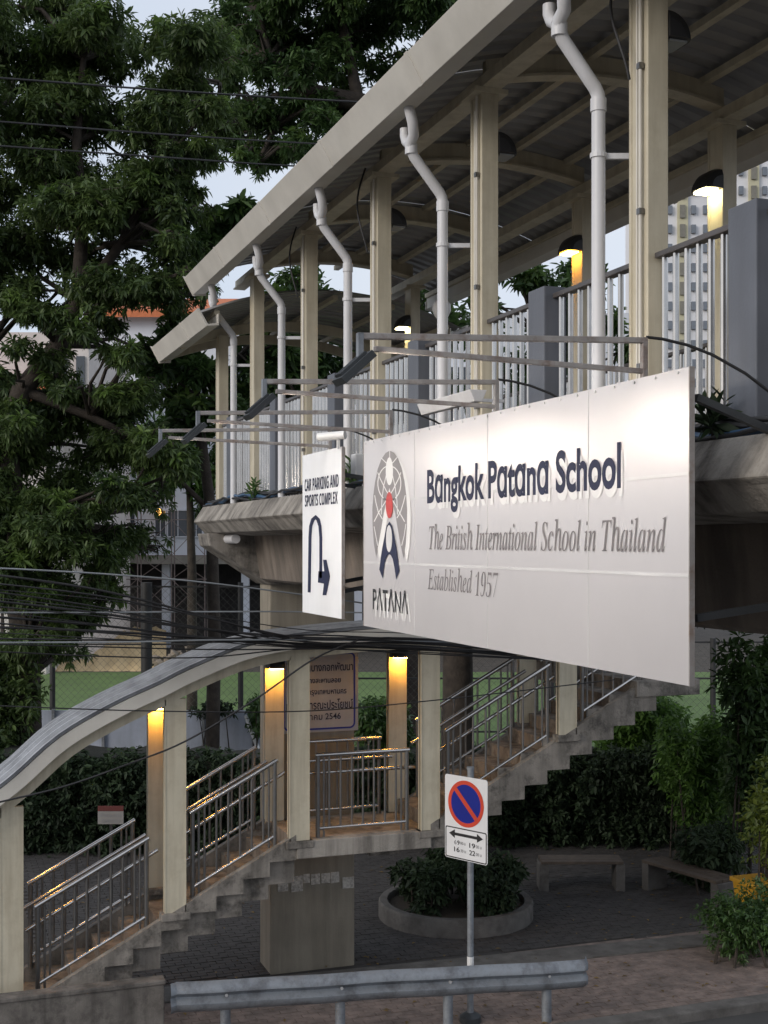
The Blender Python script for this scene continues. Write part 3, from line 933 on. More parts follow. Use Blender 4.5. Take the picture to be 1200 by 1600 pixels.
# resample smoothly
def catmull(pts, n):
    out = []
    for i in range(len(pts)-1):
        p0 = pts[max(0,i-1)]; p1 = pts[i]; p2 = pts[i+1]; p3 = pts[min(len(pts)-1,i+2)]
        for k in range(n):
            t = k/n
            out.append(tuple(.5*((2*p1[j])+(-p0[j]+p2[j])*t+(2*p0[j]-5*p1[j]+4*p2[j]-p3[j])*t*t+(-p0[j]+3*p1[j]-3*p2[j]+p3[j])*t**3) for j in (0,1)))
    out.append(pts[-1])
    return out
curve = catmull(edge, 4)
SC = [PU(18,1400,14.0).x, PU(273,1400,14.0).x, PU(466.5,1300,14.0).x, PU(670.5,1250,14.0).x, PU(885,1150,14.0).x]
for v in SC:
    for u, far in ((14.0, 0), (15.1, 1)):
        zb, zt = zfoot(v) - .06, ez(v) + .02
        o = obj('column', MB().box(v-.118, v+.118, u-.012, u+.012, zb, zt).box(v-.118, v-.106, u-.05, u+.05, zb, zt).box(v+.106, v+.118, u-.05, u+.05, zb, zt)
                .box(v-.106,v+.106,u-.045,u-.0125,zb,zt), M['cream'], stair)
        obj('base_plate', MB().box(v-.16, v+.16, u-.09, u+.09, zb-.02, zb+.06), M['conc2'], o, bevel=.01)

# arched edge beams and roof sheets
def sweep(sec):
    """sec: list of (u, dz) cross-section points, swept along the arch"""
    rows = []
    for i, (v, h) in enumerate(curve):
        a = curve[max(0,i-1)]; b = curve[min(len(curve)-1,i+1)]
        tx, tz = b[0]-a[0], b[1]-a[1]; l = math.hypot(tx, tz)
        nx, nz = -tz/l, tx/l
        rows.append([(v + nx*dz, u, EYE + h + nz*dz) for u, dz in sec])
    return rows
for u in (13.98, 15.12):
    s_ = 1 if u < 14.5 else -1
    q_ = 0 if u < 14.5 else .095
    o = obj('arch_beam', MB().grid(sweep([(u-.03,0),(u+.03,0),(u+.03,.135-q_*.5),(u-.03,.135-q_*.5)]), True), M['cream'], stair)
    obj('eave_trim', MB().grid(sweep([(u-.16*s_,.125-q_),(u-.035*s_,.125-q_),(u-.035*s_,.262-q_),(u-.16*s_,.262-q_)]), True), M['gutter'], o)
secs = []
nseg = 6
U_A, U_B = 13.80, 15.30
def crown(u): return .268 + .05*(1-((u-14.55)/.75)**2) - .055*(u-13.8)
for k in range(nseg):
    a = U_A + (U_B-U_A)*k/nseg; b = U_A + (U_B-U_A)*(k+1)/nseg
    sec = []
    for t, dh in ((0,.03),(.06,.03),(.1,0),(.45,0),(.48,.012),(.52,.012),(.55,0),(.9,0),(.94,.03),(1.0,.03)):
        u = a + (b-a)*t
        sec.append((u, crown(u)+dh*1.3))
    obj('roof_sheet', MB().grid(sweep(sec)), M['sheetl'], stair, fix=False)
for i in range(2, len(curve)-1, 4):
    v, h = curve[i]
    obj('roof_purlin', MB().beam((v, 14.03, EYE+h+.17), (v, 15.07, EYE+h+.07), .04, .05), M['cream'], stair)

# railings of the stairs
def stair_railing(v0, v1, u, zfun, n, ext=.0):
    z0, z1 = zfun(v0), zfun(v1)
    rr = obj('railing', MB().tube([(v0-.03,u,z0+.94-.03*(z1-z0)/(v1-v0)),(v1+.03,u,z1+.94+.03*(z1-z0)/(v1-v0))], .026, 10)
 , M['steel'], stair, smooth=50)
    obj('bottom_rail', MB().tube([(v0,u,z0+.10),(v1,u,z1+.10)], .020, 8), M['steel'], rr, smooth=50)
    for v, z in ((v0, z0), (v1, z1)):
        obj('post', MB().tube([(v,u,z-.03),(v,u,z+.93)], .026, 10, False), M['steeld'], rr, smooth=50)
        obj('post', MB().tube([(v+(.07 if v == v0 else -.07),u,z-.03),(v+(.07 if v == v0 else -.07),u,z+.93)], .013, 8, False), M['steeld'], rr, smooth=50)
    for i in range(1, n):
        t = i/n; v = v0+(v1-v0)*t; z = z0+(z1-z0)*t
        obj('baluster', MB().tube([(v,u,z+.10),(v,u,z+.93)], .014, 8, False), M['steeld'], rr, smooth=50)
    inn = u + (.09 if u < 14.5 else -.09)
    sl = (z1-z0)/(v1-v0)
    obj('handrail', MB().tube([(v0-.12,inn,z0-.12*sl+.72),(v1+.14,inn,z1+.14*sl+.72)], .022, 10), M['steel'], rr, smooth=50)
zf = lambda v: (ZL - (V_L0-v)*RI/TR + .07) if v < V_L0 else (ZL if v <= V_L1 else ZL + (v-V_L1)*RU/TR + .07)
for u in (14.06, 15.04):
    stair_railing(1.16, 2.31, u, zf, 9)
    stair_railing(2.82, 3.76, u, zf, 7)
    stair_railing(4.27, 5.36, u, zf, 8)
    stair_railing(5.88, 7.20, u, zf, 8)
    stair_railing(7.68, 8.55, u, zf, 6)

# lamps on the far stair columns
for n, v in enumerate(SC[:4]):
    zt = ez(v) - .20
    wall_lamp((v, 15.1-.053, zt), -math.pi/2,
              ('amber lamp on the stair column at the foot of the stairs', 'amber lamp on the stair column above the lower flight',
               'amber lamp on the stair column left of the notice board', 'amber lamp on the stair column right of the notice board')[n], 'amber', 'lamps on the stair columns')

# Thai notice board on the pier
nb_u = 15.285
n0 = PU(440, 1022, nb_u); n1 = PU(557, 1137, nb_u)
board = thing('notice_board', 'pale Thai notice board with blue border on the footbridge pier', 'notice board', ((n0.x+n1.x)/2, nb_u, n1.z))
obj('panel', MB().box(n0.x-.02, n1.x+.02, nb_u-.008, nb_u+.014, n1.z-.03, n0.z+.03), M['board'], board)
bf = MB()
bo = nb_u - .0115
w_ = .022
def rrect(x0, x1, z0, z1, r_):
    out = []
    for cx, cz2, a0 in ((x1-r_,z1-r_,0),(x0+r_,z1-r_,90),(x0+r_,z0+r_,180),(x1-r_,z0+r_,270)):
        for k in range(7):
            a = math.radians(a0+k*15)
            out.append((cx+r_*math.cos(a), bo, cz2+r_*math.sin(a)))
    return out
oa = rrect(n0.x+.02, n1.x-.02, n1.z, n0.z, .07); ob = rrect(n0.x+.02+w_, n1.x-.02-w_, n1.z+w_, n0.z-w_, .05)
nn_ = len(oa)
bf.add(oa+ob, [(i,(i+1)%nn_,nn_+(i+1)%nn_,nn_+i) for i in range(nn_)])
obj('border', bf, M['bluep'], board, fix=False)
def bch(a, b, d): return (a, nb_u-.011, b)
LT = [('โรงเรียนบางกอกพัฒนา', 1033, 1047, 551), ('ก่อสร้างสะพานลอย', 1056, 1066, 532), ('มอบให้กรุงเทพมหานคร', 1073, 1086, 541), ('เพื่อสาธารณะประโยชน์', 1090, 1106, 551), ('สิงหาคม 2546', 1113, 1123, 532)]
for body, ya, yb, xr_ in LT:
    pr = PU(xr_, yb, nb_u); pt = PU(xr_, ya, nb_u)
    pl = n0.x + .06 + (n1.x - .05 - pr.x)*.8
    place_text('lettering', body, M['navy'], board, bch, pl, pr.x, pr.z, pt.z, offset=.012)

# torn paper notices on the pier
r = random.Random(11)
for i, (x0, x1, y0, y1) in enumerate(((434,450,1368,1392),(455,473,1370,1392),(474,484,1366,1379),(486,500,1366,1381),(502,516,1365,1379),(517,530,1363,1378),(535,553,1371,1387))):
    a = PU(x0, y0, 15.295); b = PU(x1, y1, 15.295)
    o = obj('paper_notice', MB().add([(a.x,15.294,a.z),(b.x,15.294,a.z+r.uniform(-.02,.01)),(b.x,15.286,b.z),(a.x,15.288,b.z+r.uniform(-.02,.02)),
                                     (a.x,15.297,a.z),(b.x,15.297,a.z),(b.x,15.291,b.z),(a.x,15.293,b.z)], [(0,1,2,3),(7,6,5,4),(0,4,5,1),(2,6,7,3),(1,5,6,2),(3,7,4,0)]), M['paper'], fix=False)
    tag(o, ('leftmost torn paper notice hanging low on the concrete pier', 'second torn paper notice from the left on the pier', 'narrow paper notice third from the left on the pier',
            'paper notice in the middle of the row on the pier', 'paper notice fifth from the left on the pier', 'paper notice second from the right on the pier',
            'rightmost torn paper notice at the pier corner')[i], 'notice', 'paper notices on the pier')

# ================================================================== STREET FURNITURE
# guardrail (W-beam)
gr = thing('guardrail', 'dented grey steel guardrail at the road edge', 'guardrail', (4.7, 12.85, 0))
gA = PU(275, 1550, 13.05); gB = PU(911, 1518, 12.62)
gA.z, gB.z = .66, .53
dirg = (gB-gA).normalized(); nrm = Vector((dirg.y, -dirg.x, 0)).normalized()   # towards the road
prof_w = [(-.155,.0),(-.145,.018),(-.10,.075),(-.055,.08),(-.02,.02),(0,.008),(.02,.02),(.055,.08),(.10,.075),(.145,.018),(.155,0)]
rows = []
r = random.Random(2)
for i in range(25):
    t = i/24
    c = gA + (gB-gA)*t
    dent = .012*math.sin(t*9)+.01*math.sin(t*23)
    rows.append([c + nrm*(d+dent) + Vector((0,0,h)) for h, d in prof_w])
back = [[p - nrm*.006 for p in row] for row in rows]
mb = MB().grid(rows).grid(back)
nV = len(prof_w)
obj('beam', mb, M['galv'], gr, smooth=50, fix=False)
obj('end_wing', MB().grid([[p - dirg*(.0+.03*k) + nrm*(.004+.02*k) for p in rows[0]] for k in range(3)]), M['galv'], gr, fix=False, smooth=50)
obj('end_wing', MB().grid([[p + dirg*(.0+.04*k) + nrm*(.004-.03*k*k) for p in rows[-1]] for k in range(3)]), M['galv'], gr, fix=False, smooth=50)
for px in (348, 521, 691, 853):
    t = (px-275)/(911-275)
    c = gA + (gB-gA)*t
    obj('post', MB().tube([(c.x-nrm.x*.06,c.y-nrm.y*.06,-.1),(c.x-nrm.x*.06,c.y-nrm.y*.06,c.z+.02)], .055, 12), M['galv'], gr, smooth=40)
    obj('bolt', MB().tube([c+nrm*.0, c+nrm*.035], .016, 8), M['seam'], gr)

# no parking sign
pp = PG(735, 1597)
ns = thing('no_parking_sign', 'white no parking sign with blue disc and red slash on a grey pole', 'sign', (pp.x, pp.y, 0))
obj('pole', MB().tube([(pp.x,pp.y,-.05),(pp.x,pp.y,2.80)], .036, 12), M['galv'], ns, smooth=40)
obj('pole_cap', MB().tube([(pp.x,pp.y,2.80),(pp.x,pp.y,2.83)], .042, 12), M['galv'], ns, smooth=40)
obj('footing', MB().tube([(pp.x,pp.y,-.05),(pp.x,pp.y,.07),(pp.x,pp.y,.11)], [.13,.12,.06], 12), M['darkgrey'], ns, smooth=30)
obj('sticker', MB().tube([(pp.x,pp.y,.62),(pp.x,pp.y,.73)], .0375, 12, False), M['white'], ns)
Dp = pp.x*ST + pp.y*CT
yaw = math.radians(44)
# plate axes in world: ex to the viewer's right (right side nearer)
ca_, sa_ = math.cos(yaw), math.sin(yaw)
camx = Vector((CT, -ST, 0)); camd = Vector((ST, CT, 0))
ex = camx*ca_ - camd*sa_
nz_ = -(camx*sa_ + camd*ca_)       # faces the viewer, turned to the left
ztop = EYE - (1213-850)/FPX*Dp*1.0
PW, PH = .615, .93
pc = Vector((pp.x, pp.y, ztop-PH/2)) - camx*(.018) + nz_*.045
def pl(a, b, d=0): return pc + ex*a + Vector((0,0,b)) + nz_*d
def rr2(w, h, r_, d, cx=0, cy=0):
    o_ = []
    for sx, sy, a0 in ((1,1,0),(-1,1,90),(-1,-1,180),(1,-1,270)):
        for k in range(5):
            a = math.radians(a0+k*22.5)
            o_.append(pl(cx+sx*(w/2-r_)+r_*math.cos(a), cy+sy*(h/2-r_)+r_*math.sin(a), d))
    return o_
obj('plate', MB().prism(rr2(PW,PH,.03,0), nz_*.004), M['signw'], ns)
cyc = .165
def disc(r_, d, n=48): return [pl(r_*math.cos(2*math.pi*i/n), cyc+r_*math.sin(2*math.pi*i/n), d) for i in range(n)]
obj('disc', MB().poly(disc(.215, .0062)), M['bluep'], ns, fix=False)
n = 48
obj('ring', MB().add(disc(.258,.0072)+disc(.213,.0072), [(i,(i+1)%n,n+(i+1)%n,n+i) for i in range(n)]), M['redp'], ns, fix=False)
q = math.radians(-45)
dv = Vector((math.cos(q), math.sin(q))); pv_ = Vector((-dv.y, dv.x))*.026
obj('slash', MB().poly([pl(dv.x*s*.22+pv_.x*e, cyc+dv.y*s*.22+pv_.y*e, .0080) for s, e in ((-1,-1),(1,-1),(1,1),(-1,1))]), M['redp'], ns, fix=False)
o1 = rr2(PW-.02,.345,.02,.0058,0,-.285); o2 = rr2(PW-.045,.32,.015,.0058,0,-.285)
nn_ = len(o1)
obj('border', MB().add(o1+o2, [(i,(i+1)%nn_,nn_+(i+1)%nn_,nn_+i) for i in range(nn_)]), M['blackp'], ns, fix=False)
ar = [(-.245,-.188),(-.16,-.14),(-.16,-.172),(.16,-.172),(.16,-.14),(.245,-.188),(.16,-.236),(.16,-.204),(-.16,-.204),(-.16,-.236)]
obj('arrow', MB().poly([pl(a,b,.0066) for a,b in ar]), M['blackp'], ns, fix=False)
fm = lambda a, b, d: pl(a, b, .0066)
for body, x0, x1, y0, y1, mt in (('6', -.17,-.135,-.305,-.255,'faint'),('9', -.125,-.09,-.305,-.255,'blackp'),('00-น', -.08,-.005,-.295,-.262,'faint'),('16', -.17,-.09,-.385,-.33,'blackp'),('30 น', -.075,.0,-.38,-.345,'faint'),
                                  ('19', .05,.135,-.31,-.255,'blackp'),('00 น', .145,.225,-.30,-.265,'faint'),('22', .05,.135,-.39,-.335,'blackp'),('00 น', .145,.225,-.385,-.35,'faint')):
    place_text('lettering', body, M[mt], ns, fm, x0, x1, y0, y1, offset=.015)

# concrete parapet at the stair foot
wl_ = thing('parapet_wall', 'low stained concrete parapet wall in front of the stair foot', 'wall', (0, 13.4, 0))
wr = PU(257, 1535, 13.3).x
obj('wall', MB().box(-6, wr, 13.3, 13.46, -.1, .72), M['conc3'], wl_, bevel=.012)
obj('coping', MB().box(-6, wr+.012, 13.285, 13.475, .721, .765), M['conc3'], wl_, bevel=.01)

# round planter
pc0 = P(712, 1400, 18.25); pcx, pcy = pc0.x, pc0.y
plt = thing('round_planter', 'round concrete kerb planter on the plaza', 'planter', (pcx, pcy, 0))
n = 40
def ringp(r_, z): return [(pcx+r_*math.cos(2*math.pi*i/n), pcy+r_*math.sin(2*math.pi*i/n), z) for i in range(n)]
obj('kerb_ring', MB().grid([ringp(1.10,-.05), ringp(1.10,.22), ringp(1.08,.25), ringp(.98,.25), ringp(.96,.22), ringp(.96,-.05)], True), M['kerb'], plt, smooth=40)
obj('soil', MB().poly(ringp(.97,.17)), M['soil'], plt)

def bench(c, ang, L_, label, end):
    t = thing('bench', label, 'bench', (c[0], c[1], 0), 'benches on the plaza')
    R = Matrix.Rotation(ang, 3, 'Z')
    def tr(mb_):
        mb_.v = [tuple(R @ Vector(p) + Vector((c[0], c[1], 0))) for p in mb_.v]; return mb_
    for k in range(3):
        y = -.15 + k*.15
        obj('slat', tr(MB().box(-L_/2, L_/2, y-.068, y+.068, .42, .465)), M['bench'], t, bevel=.006)
    for s in (-1, 1):
        obj('leg', tr(MB().box(s*L_/2*.93-.07, s*L_/2*.93+.07, -.2, .2, -.02, .418)), M[end], t, bevel=.01)
b1 = PG(907, 1388)
bench((b1.x, b1.y), -TH, 1.25, 'low bench against the dark hedge behind the round planter', 'kerb')
b2 = PG(1075, 1405)
bench((b2.x, b2.y), -TH-1.0, 1.5, 'low bench beside the bushes near the yellow bin', 'kerb')
yb_ = PG(1182, 1450)
t = thing('yellow_bin', 'yellow plastic bin behind the bushes', 'bin', (yb_.x, yb_.y, 0))
def frus(z0, w0, z1, w1):
    return [[(yb_.x+sx*w, yb_.y+sy*w, z) for sx, sy in ((-1,-1),(1,-1),(1,1),(-1,1))] for z, w in ((z0,w0),(z1,w1))]
mb = MB(); rw = frus(0,.17,.62,.23); mb.grid(rw, True); mb.poly(rw[0])
obj('tub', mb, M['yellow'], t, bevel=.01)
obj('rim', MB().box(yb_.x-.26,yb_.x+.26,yb_.y-.26,yb_.y+.26,.62,.68), M['yellow'], t, bevel=.01)

ws = P(173, 1273, 18.0)
t = thing('warning_sign', 'small white sign with red heading in the dark hedge', 'sign', (ws.x, ws.y, 0))
def cambox(c, w, h, d):
    a, b = camx*w/2, camd*d/2
    mb_ = MB(); up = Vector((0,0,h/2))
    mb_.add([c-a-b-up,c+a-b-up,c+a+b-up,c-a+b-up,c-a-b+up,c+a-b+up,c+a+b+up,c-a+b+up], [(3,2,1,0),(4,5,6,7),(0,1,5,4),(1,2,6,5),(2,3,7,6),(3,0,4,7)])
    return mb_
obj('panel', cambox(ws-Vector((0,0,.04)), .36, .18, .02), M['greyed'], t)
obj('heading', cambox(ws+Vector((0,0,.088)), .36, .07, .02), M['redd'], t)
fw = lambda a, b, d: tuple(ws - camd*.013 + camx*a + Vector((0,0,b)))
place_text('lettering', 'ห้ามจอดรถ', M['faint'], t, fw, -.14, .15, -.03, .03)
place_text('lettering', 'ตลอดแนว', M['faint'], t, fw, -.12, .13, -.11, -.06)
obj('post', cambox(Vector((ws.x,ws.y,ws.z/2-.08))+camd*.03, .04, ws.z-.1, .03), M['fence'], t)
# ================================================================== OVERHEAD CABLES
def cable(pts, u, rad, mt, label, group=None, name='overhead_cable'):
    w = [PU(x, y, u + (p[0] if p else 0)) for x, y, *p in pts]
    # smooth through the points
    out = []
    for i in range(len(w)-1):
        p0, p1, p2, p3 = w[max(0,i-1)], w[i], w[i+1], w[min(len(w)-1,i+2)]
        for k in range(6):
            t = k/6
            out.append(.5*((2*p1)+(-p0+p2)*t+(2*p0-5*p1+4*p2-p3)*t*t+(-p0+3*p1-3*p2+p3)*t**3))
    out.append(w[-1])
    o = obj(name, MB().tube(out, rad, 6), mt, smooth=60)
    return tag(o, label, 'cable', group)
M['cablel'] = mat('grey_cable', (0.24,0.26,0.28), 0.5, var=0.15)
cable([(-60,119),(0,122),(300,144),(570,160),(800,172),(1100,178)], 17.6, .014, M['cable'], 'uppermost of three black cables crossing the tree crowns')
cable([(-60,187),(0,190),(260,210),(520,226),(800,238),(1100,245)], 17.7, .012, M['cable'], 'middle of three black cables crossing the tree crowns')
cable([(-60,224),(0,228),(260,246),(470,260),(800,275),(1100,284)], 17.8, .012, M['cable'], 'lowest of three black cables crossing the tree crowns')
BG = 'bundle of street cables above the stair roof'
cable([(-60,886),(0,888),(150,896),(300,908),(480,930),(700,960),(1000,990)], 13.3, .010, M['cablel'], 'pale grey cable uppermost in the bundle beside the parking sign', BG)
cable([(-60,957),(0,957),(150,957),(300,956),(480,956),(700,962),(1000,985)], 13.25, .009, M['cablel'], 'pale level cable crossing midway below the tree foliage', BG)
cable([(-60,1005),(0,1004),(200,1003),(330,1000),(480,1000),(700,1003),(1000,1010)], 13.2, .009, M['cablel'], 'pale cable just above the sand bank', BG)
rc = random.Random(21)
for i in range(15):
    y0 = 902 + i*8.2 + rc.uniform(-4, 4)
    sg = rc.uniform(2, 16)
    ye = 985 + rc.uniform(-6, 32)
    cable([(-60,y0-2),(0,y0),(160,y0+sg*.7+(ye-y0)*.15),(320,y0+sg+(ye-y0)*.5),(480,ye),(640,ye+rc.uniform(-4,8)),(900,ye+20)],
          13.3+rc.uniform(-.15,.15), rc.choice((.006,.008,.010,.014)), M['cable'],
          'thin black street cable sagging across to the stair roof', BG)
cable([(-60,1268),(0,1253),(100,1229),(200,1194),(290,1158),(400,1092),(490,1030),(560,1000)], 13.0, .010, M['cable'], 'black cable rising diagonally in front of the stair columns')
cable([(-60,1100),(0,1103),(240,1111),(480,1111),(690,1093),(960,1062)], 13.1, .007, M['cable'], 'thin black cable running level in front of the stair columns')

# ================================================================== FENCE AND LOW WALL
FD = 30.0
def camline(px, D, z): p = P(px, 850, D); return Vector((p.x, p.y, z))
def fence(px0, px1, posts, z0, z1, label, thick=()):
    a, b = camline(px0, FD, 0), camline(px1, FD, 0)
    t = thing('chain_link_fence', label, 'fence', a)
    L_ = (b-a).length; d = (b-a)/L_
    for px in posts:
        p = camline(px, FD-.06, 0)
        obj('post', MB().tube([(p.x,p.y,-.1),(p.x,p.y,z1+.1)], .13 if px in thick else .065, 10), M['fence'], t, smooth=40)
    for z in (z0, (z0+z1)/2+.2, z1):
        obj('rail', MB().beam((a.x,a.y,z),(b.x,b.y,z),.04,.04), M['fence'], t)
    mb = MB(); pitch = .17; h = z1-z0
    n = int((L_+h)/pitch)
    for sgn in (1, -1):
        for k in range(n):
            s0 = k*pitch - h; s1 = s0 + h
            za, zb = z0, z1
            if s0 < 0: za = z0 - s0; s0 = 0
            if s1 > L_: zb = z1 - (s1-L_); s1 = L_
            if za >= zb: continue
            if sgn < 0: za, zb = z0+z1-za, z0+z1-zb
            mb.beam(a+d*s0+Vector((0,0,za)), a+d*s1+Vector((0,0,zb)), .0045, .0045)
    o = obj('wire_mesh', mb, M['wire'], t, fix=False); o['kind'] = 'stuff'
    return t
fence(-120, 500, (-40, 82, 229, 376, 480), 1.2, 4.3, 'tall dark chain-link fence beyond the stair roof', (229,))
fence(530, 1300, (545, 700, 862, 1032, 1114, 1250), .9, 3.0, 'dark chain-link fence behind the green shrubs under the footbridge')
wt = thing('sheet_wall', 'low wall of pale blue sheet panels behind the lower stairs', 'wall', camline(180, 28, 0))
px = -150
r = random.Random(9)
while px < 410:
    a, b = camline(px, 28, 0), camline(min(px+78, 415), 28, 0)
    dd = (b-a).normalized()
    obj('panel', MB().prism([a+dd*.01+Vector((0,0,0)), b-dd*.01, b-dd*.01+Vector((0,0,1.66)), a+dd*.01+Vector((0,0,1.66))], camd*.04), M['panelblue'], wt)
    obj('post', MB().beam(a-camd*.04, a-camd*.04+Vector((0,0,1.72)), .07, .06, camx), M['galv'], wt)
    px += 78
obj('brace', MB().beam(camline(384,27.6,1.6), camline(412,27.3,.6), .06, .06), M['white'], wt)

# ================================================================== BUILDINGS
BD = 66.0
def bpt(px, z, D=BD): p = P(px, 850, D); return Vector((p.x, p.y, z))
def bz(y, D=BD): return EYE - (y-850)/FPX*D
def fbox(px0, px1, z0, z1, d0, d1, D=BD):
    """box facing the camera axis: pixel columns at depth D, offsets d0..d1 behind the facade"""
    a, b = bpt(px0, 0, D), bpt(px1, 0, D)
    lo = [a+camd*d0, b+camd*d0, b+camd*d1, a+camd*d1]
    mb_ = MB()
    return mb_.add([(p.x,p.y,z0) for p in lo]+[(p.x,p.y,z1) for p in lo], [(3,2,1,0),(4,5,6,7),(0,1,5,4),(1,2,6,5),(2,3,7,6),(3,0,4,7)])
sch = thing('school_building', 'white school building with orange roof edge beyond the field', 'building', bpt(300, 0))
zs = bz(877)
zt = bz(489)
obj('upper_wall', fbox(100, 1000, zs+.3, zt, .0, 12), M['plast'], sch)
obj('floor_slab', fbox(60, 1000, zs-.12, zs+.295, -1.3, 12), M['brown'], sch)
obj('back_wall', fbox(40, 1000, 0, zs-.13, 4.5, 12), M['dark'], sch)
for px in (137, 262, 385, 452, 560, 700, 840):
    obj('pillar', fbox(px-6, px+6, 0, zs-.13, -.6, -.2), M['plast'], sch)
obj('roof', MB().add([*(bpt(150, zt, BD)-camd*.8+camx*k for k in (0, 8.2)), *(bpt(150, zt+1.5, BD)+camd*4+camx*k for k in (8.2, 0)),
                      *(bpt(150, zt-.35, BD)-camd*.8+camx*k for k in (0, 8.2))], [(0,1,2,3),(4,5,1,0)]), M['orange'], sch, fix=False)
obj('parapet', fbox(60, 150, zs+.3, bz(545), .2, 10), M['plast'], sch)
for x0, x1, y0, y1 in ((136,149,548,572),(128,140,640,700)):
    obj('orange_panel', fbox(x0, x1, bz(y1), bz(y0), -.15, -.01), M['orange'], sch)
obj('pilaster', fbox(156, 170, bz(640), bz(566), -.3, -.01), M['brown'], sch)
for row in range(3):
    y1 = 838 - row*112; y0 = y1 - 40
    for x0, x1 in ((156,174),(196,211),(243,259),(263,294),(298,316),(340,360),(365,396),(430,450),(455,486),(520,540),(545,576),(620,650),(700,730)):
        if row and x0 < 200: continue
        w = obj('window', fbox(x0, x1, bz(y1), bz(y0), -.05, -.012), M['glass'], sch)
        fr_ = MB()
        for a, b, c, d in ((x0-1.2,x0,y0-1,y1+1),(x1,x1+1.2,y0-1,y1+1),(x0,x1,y0-2,y0),(x0,x1,y1,y1+1.5),((x0+x1)/2-.5,(x0+x1)/2+.5,y0,y1)):
            q_ = fbox(a, b, bz(d), bz(c), -.12, -.01); fr_.add(q_.v, q_.f)
        obj('window_frame', fr_, M['plast'], w)
wl2 = bpt(248, bz(802), BD-1.0)
t = thing('hanging_lantern', 'small glowing orange lantern in front of the school windows', 'lantern', wl2)
obj('globe', MB().tube([wl2+Vector((0,0,.22)), wl2+Vector((0,0,.12)), wl2, wl2-Vector((0,0,.14))], [.05,.13,.15,.06], 10), M['lantern'], t, smooth=60)
obj('stem', MB().beam(wl2+Vector((0,0,.2)), wl2+Vector((0,0,.2))+camd*1.0, .04, .04), M['fence'], t)
obj('finial', MB().beam(wl2+Vector((0,0,.2)), wl2+Vector((0,0,.34)), .05, .05, camx), M['fence'], t)

sc_ = thing('scaffold', 'brown steel scaffold in front of the school building', 'scaffold', bpt(215, 0, 63))
def sp(px, y): return P(px, y, 63)
for px in (108, 161, 215, 268, 320):
    for dd in (0, .9):
        obj('pole', MB().tube([sp(px,1014)+camd*dd, sp(px,700)+camd*dd], .03, 6, False), M['scaff'], sc_)
for y in (740, 812, 868, 905, 955):
    obj('ledger', MB().tube([sp(100,y), sp(330,y)], .025, 6, False), M['scaff'], sc_)
for px in (108, 161, 215, 268):
    for ya, yb in ((812,868),(868,905),(905,955)):
        obj('brace', MB().beam(sp(px,ya), sp(px+53,yb), .03, .03), M['scaff'], sc_)
        obj('brace', MB().beam(sp(px+53,ya), sp(px,yb), .03, .03), M['scaff'], sc_)

hs = thing('pink_house', 'cream pink house with red tiled roof behind the big tree', 'house', bpt(30, 0, 52))
obj('wall', fbox(-160, 112, 0, bz(500,52), 3, 12, 52), M['pink'], hs)
obj('lower_wall', fbox(-160, 72, 0, bz(648,52), 0, 2.99, 52), M['pink'], hs)
a_ = bpt(-160, bz(648,52), 52)-camd*.6; w_ = bpt(74,0,52)-bpt(-160,0,52)
obj('roof', MB().add([a_, a_+w_, a_+w_+camd*3.5+Vector((0,0,1.75)), a_+camd*3.5+Vector((0,0,1.75))], [(0,1,2,3)]), M['orange'], hs, fix=False)
for x0 in (28, 62, 92):
    w = obj('window', fbox(x0, x0+14, bz(590,52), bz(540,52), 2.9, 2.98, 52), M['glass'], hs)
    obj('window_frame', fbox(x0-1.5, x0+15.5, bz(592.5,52), bz(590.5,52), 2.8, 2.98, 52), M['plast'], w)

TD = 200.0
tw = thing('apartment_tower', 'pale high-rise apartment tower seen through the footbridge railing', 'tower', bpt(1090, 0, TD))
obj('wall', fbox(1015, 1330, 0, bz(120,TD), 0, 20, TD), M['tower'], tw)
k = 0
px = 1024
rt = random.Random(4)
while px < 1225:
    recess = k % 3 == 2
    if recess:
        obj('balcony_band', fbox(px-3, px+13, 0, bz(125,TD), -.5, -.01, TD), M['toweryel'], tw)
    for row in range(14):
        y = 262 + row*30
        if recess:
            obj('window', fbox(px, px+8, bz(y+20,TD), bz(y,TD), -.8, -.51, TD), M['tdark'], tw)
        else:
            obj('window', fbox(px, px+7, bz(y+13,TD), bz(y,TD), -.5, -.01, TD), M['tglass'], tw)
    px += 18.5; k += 1

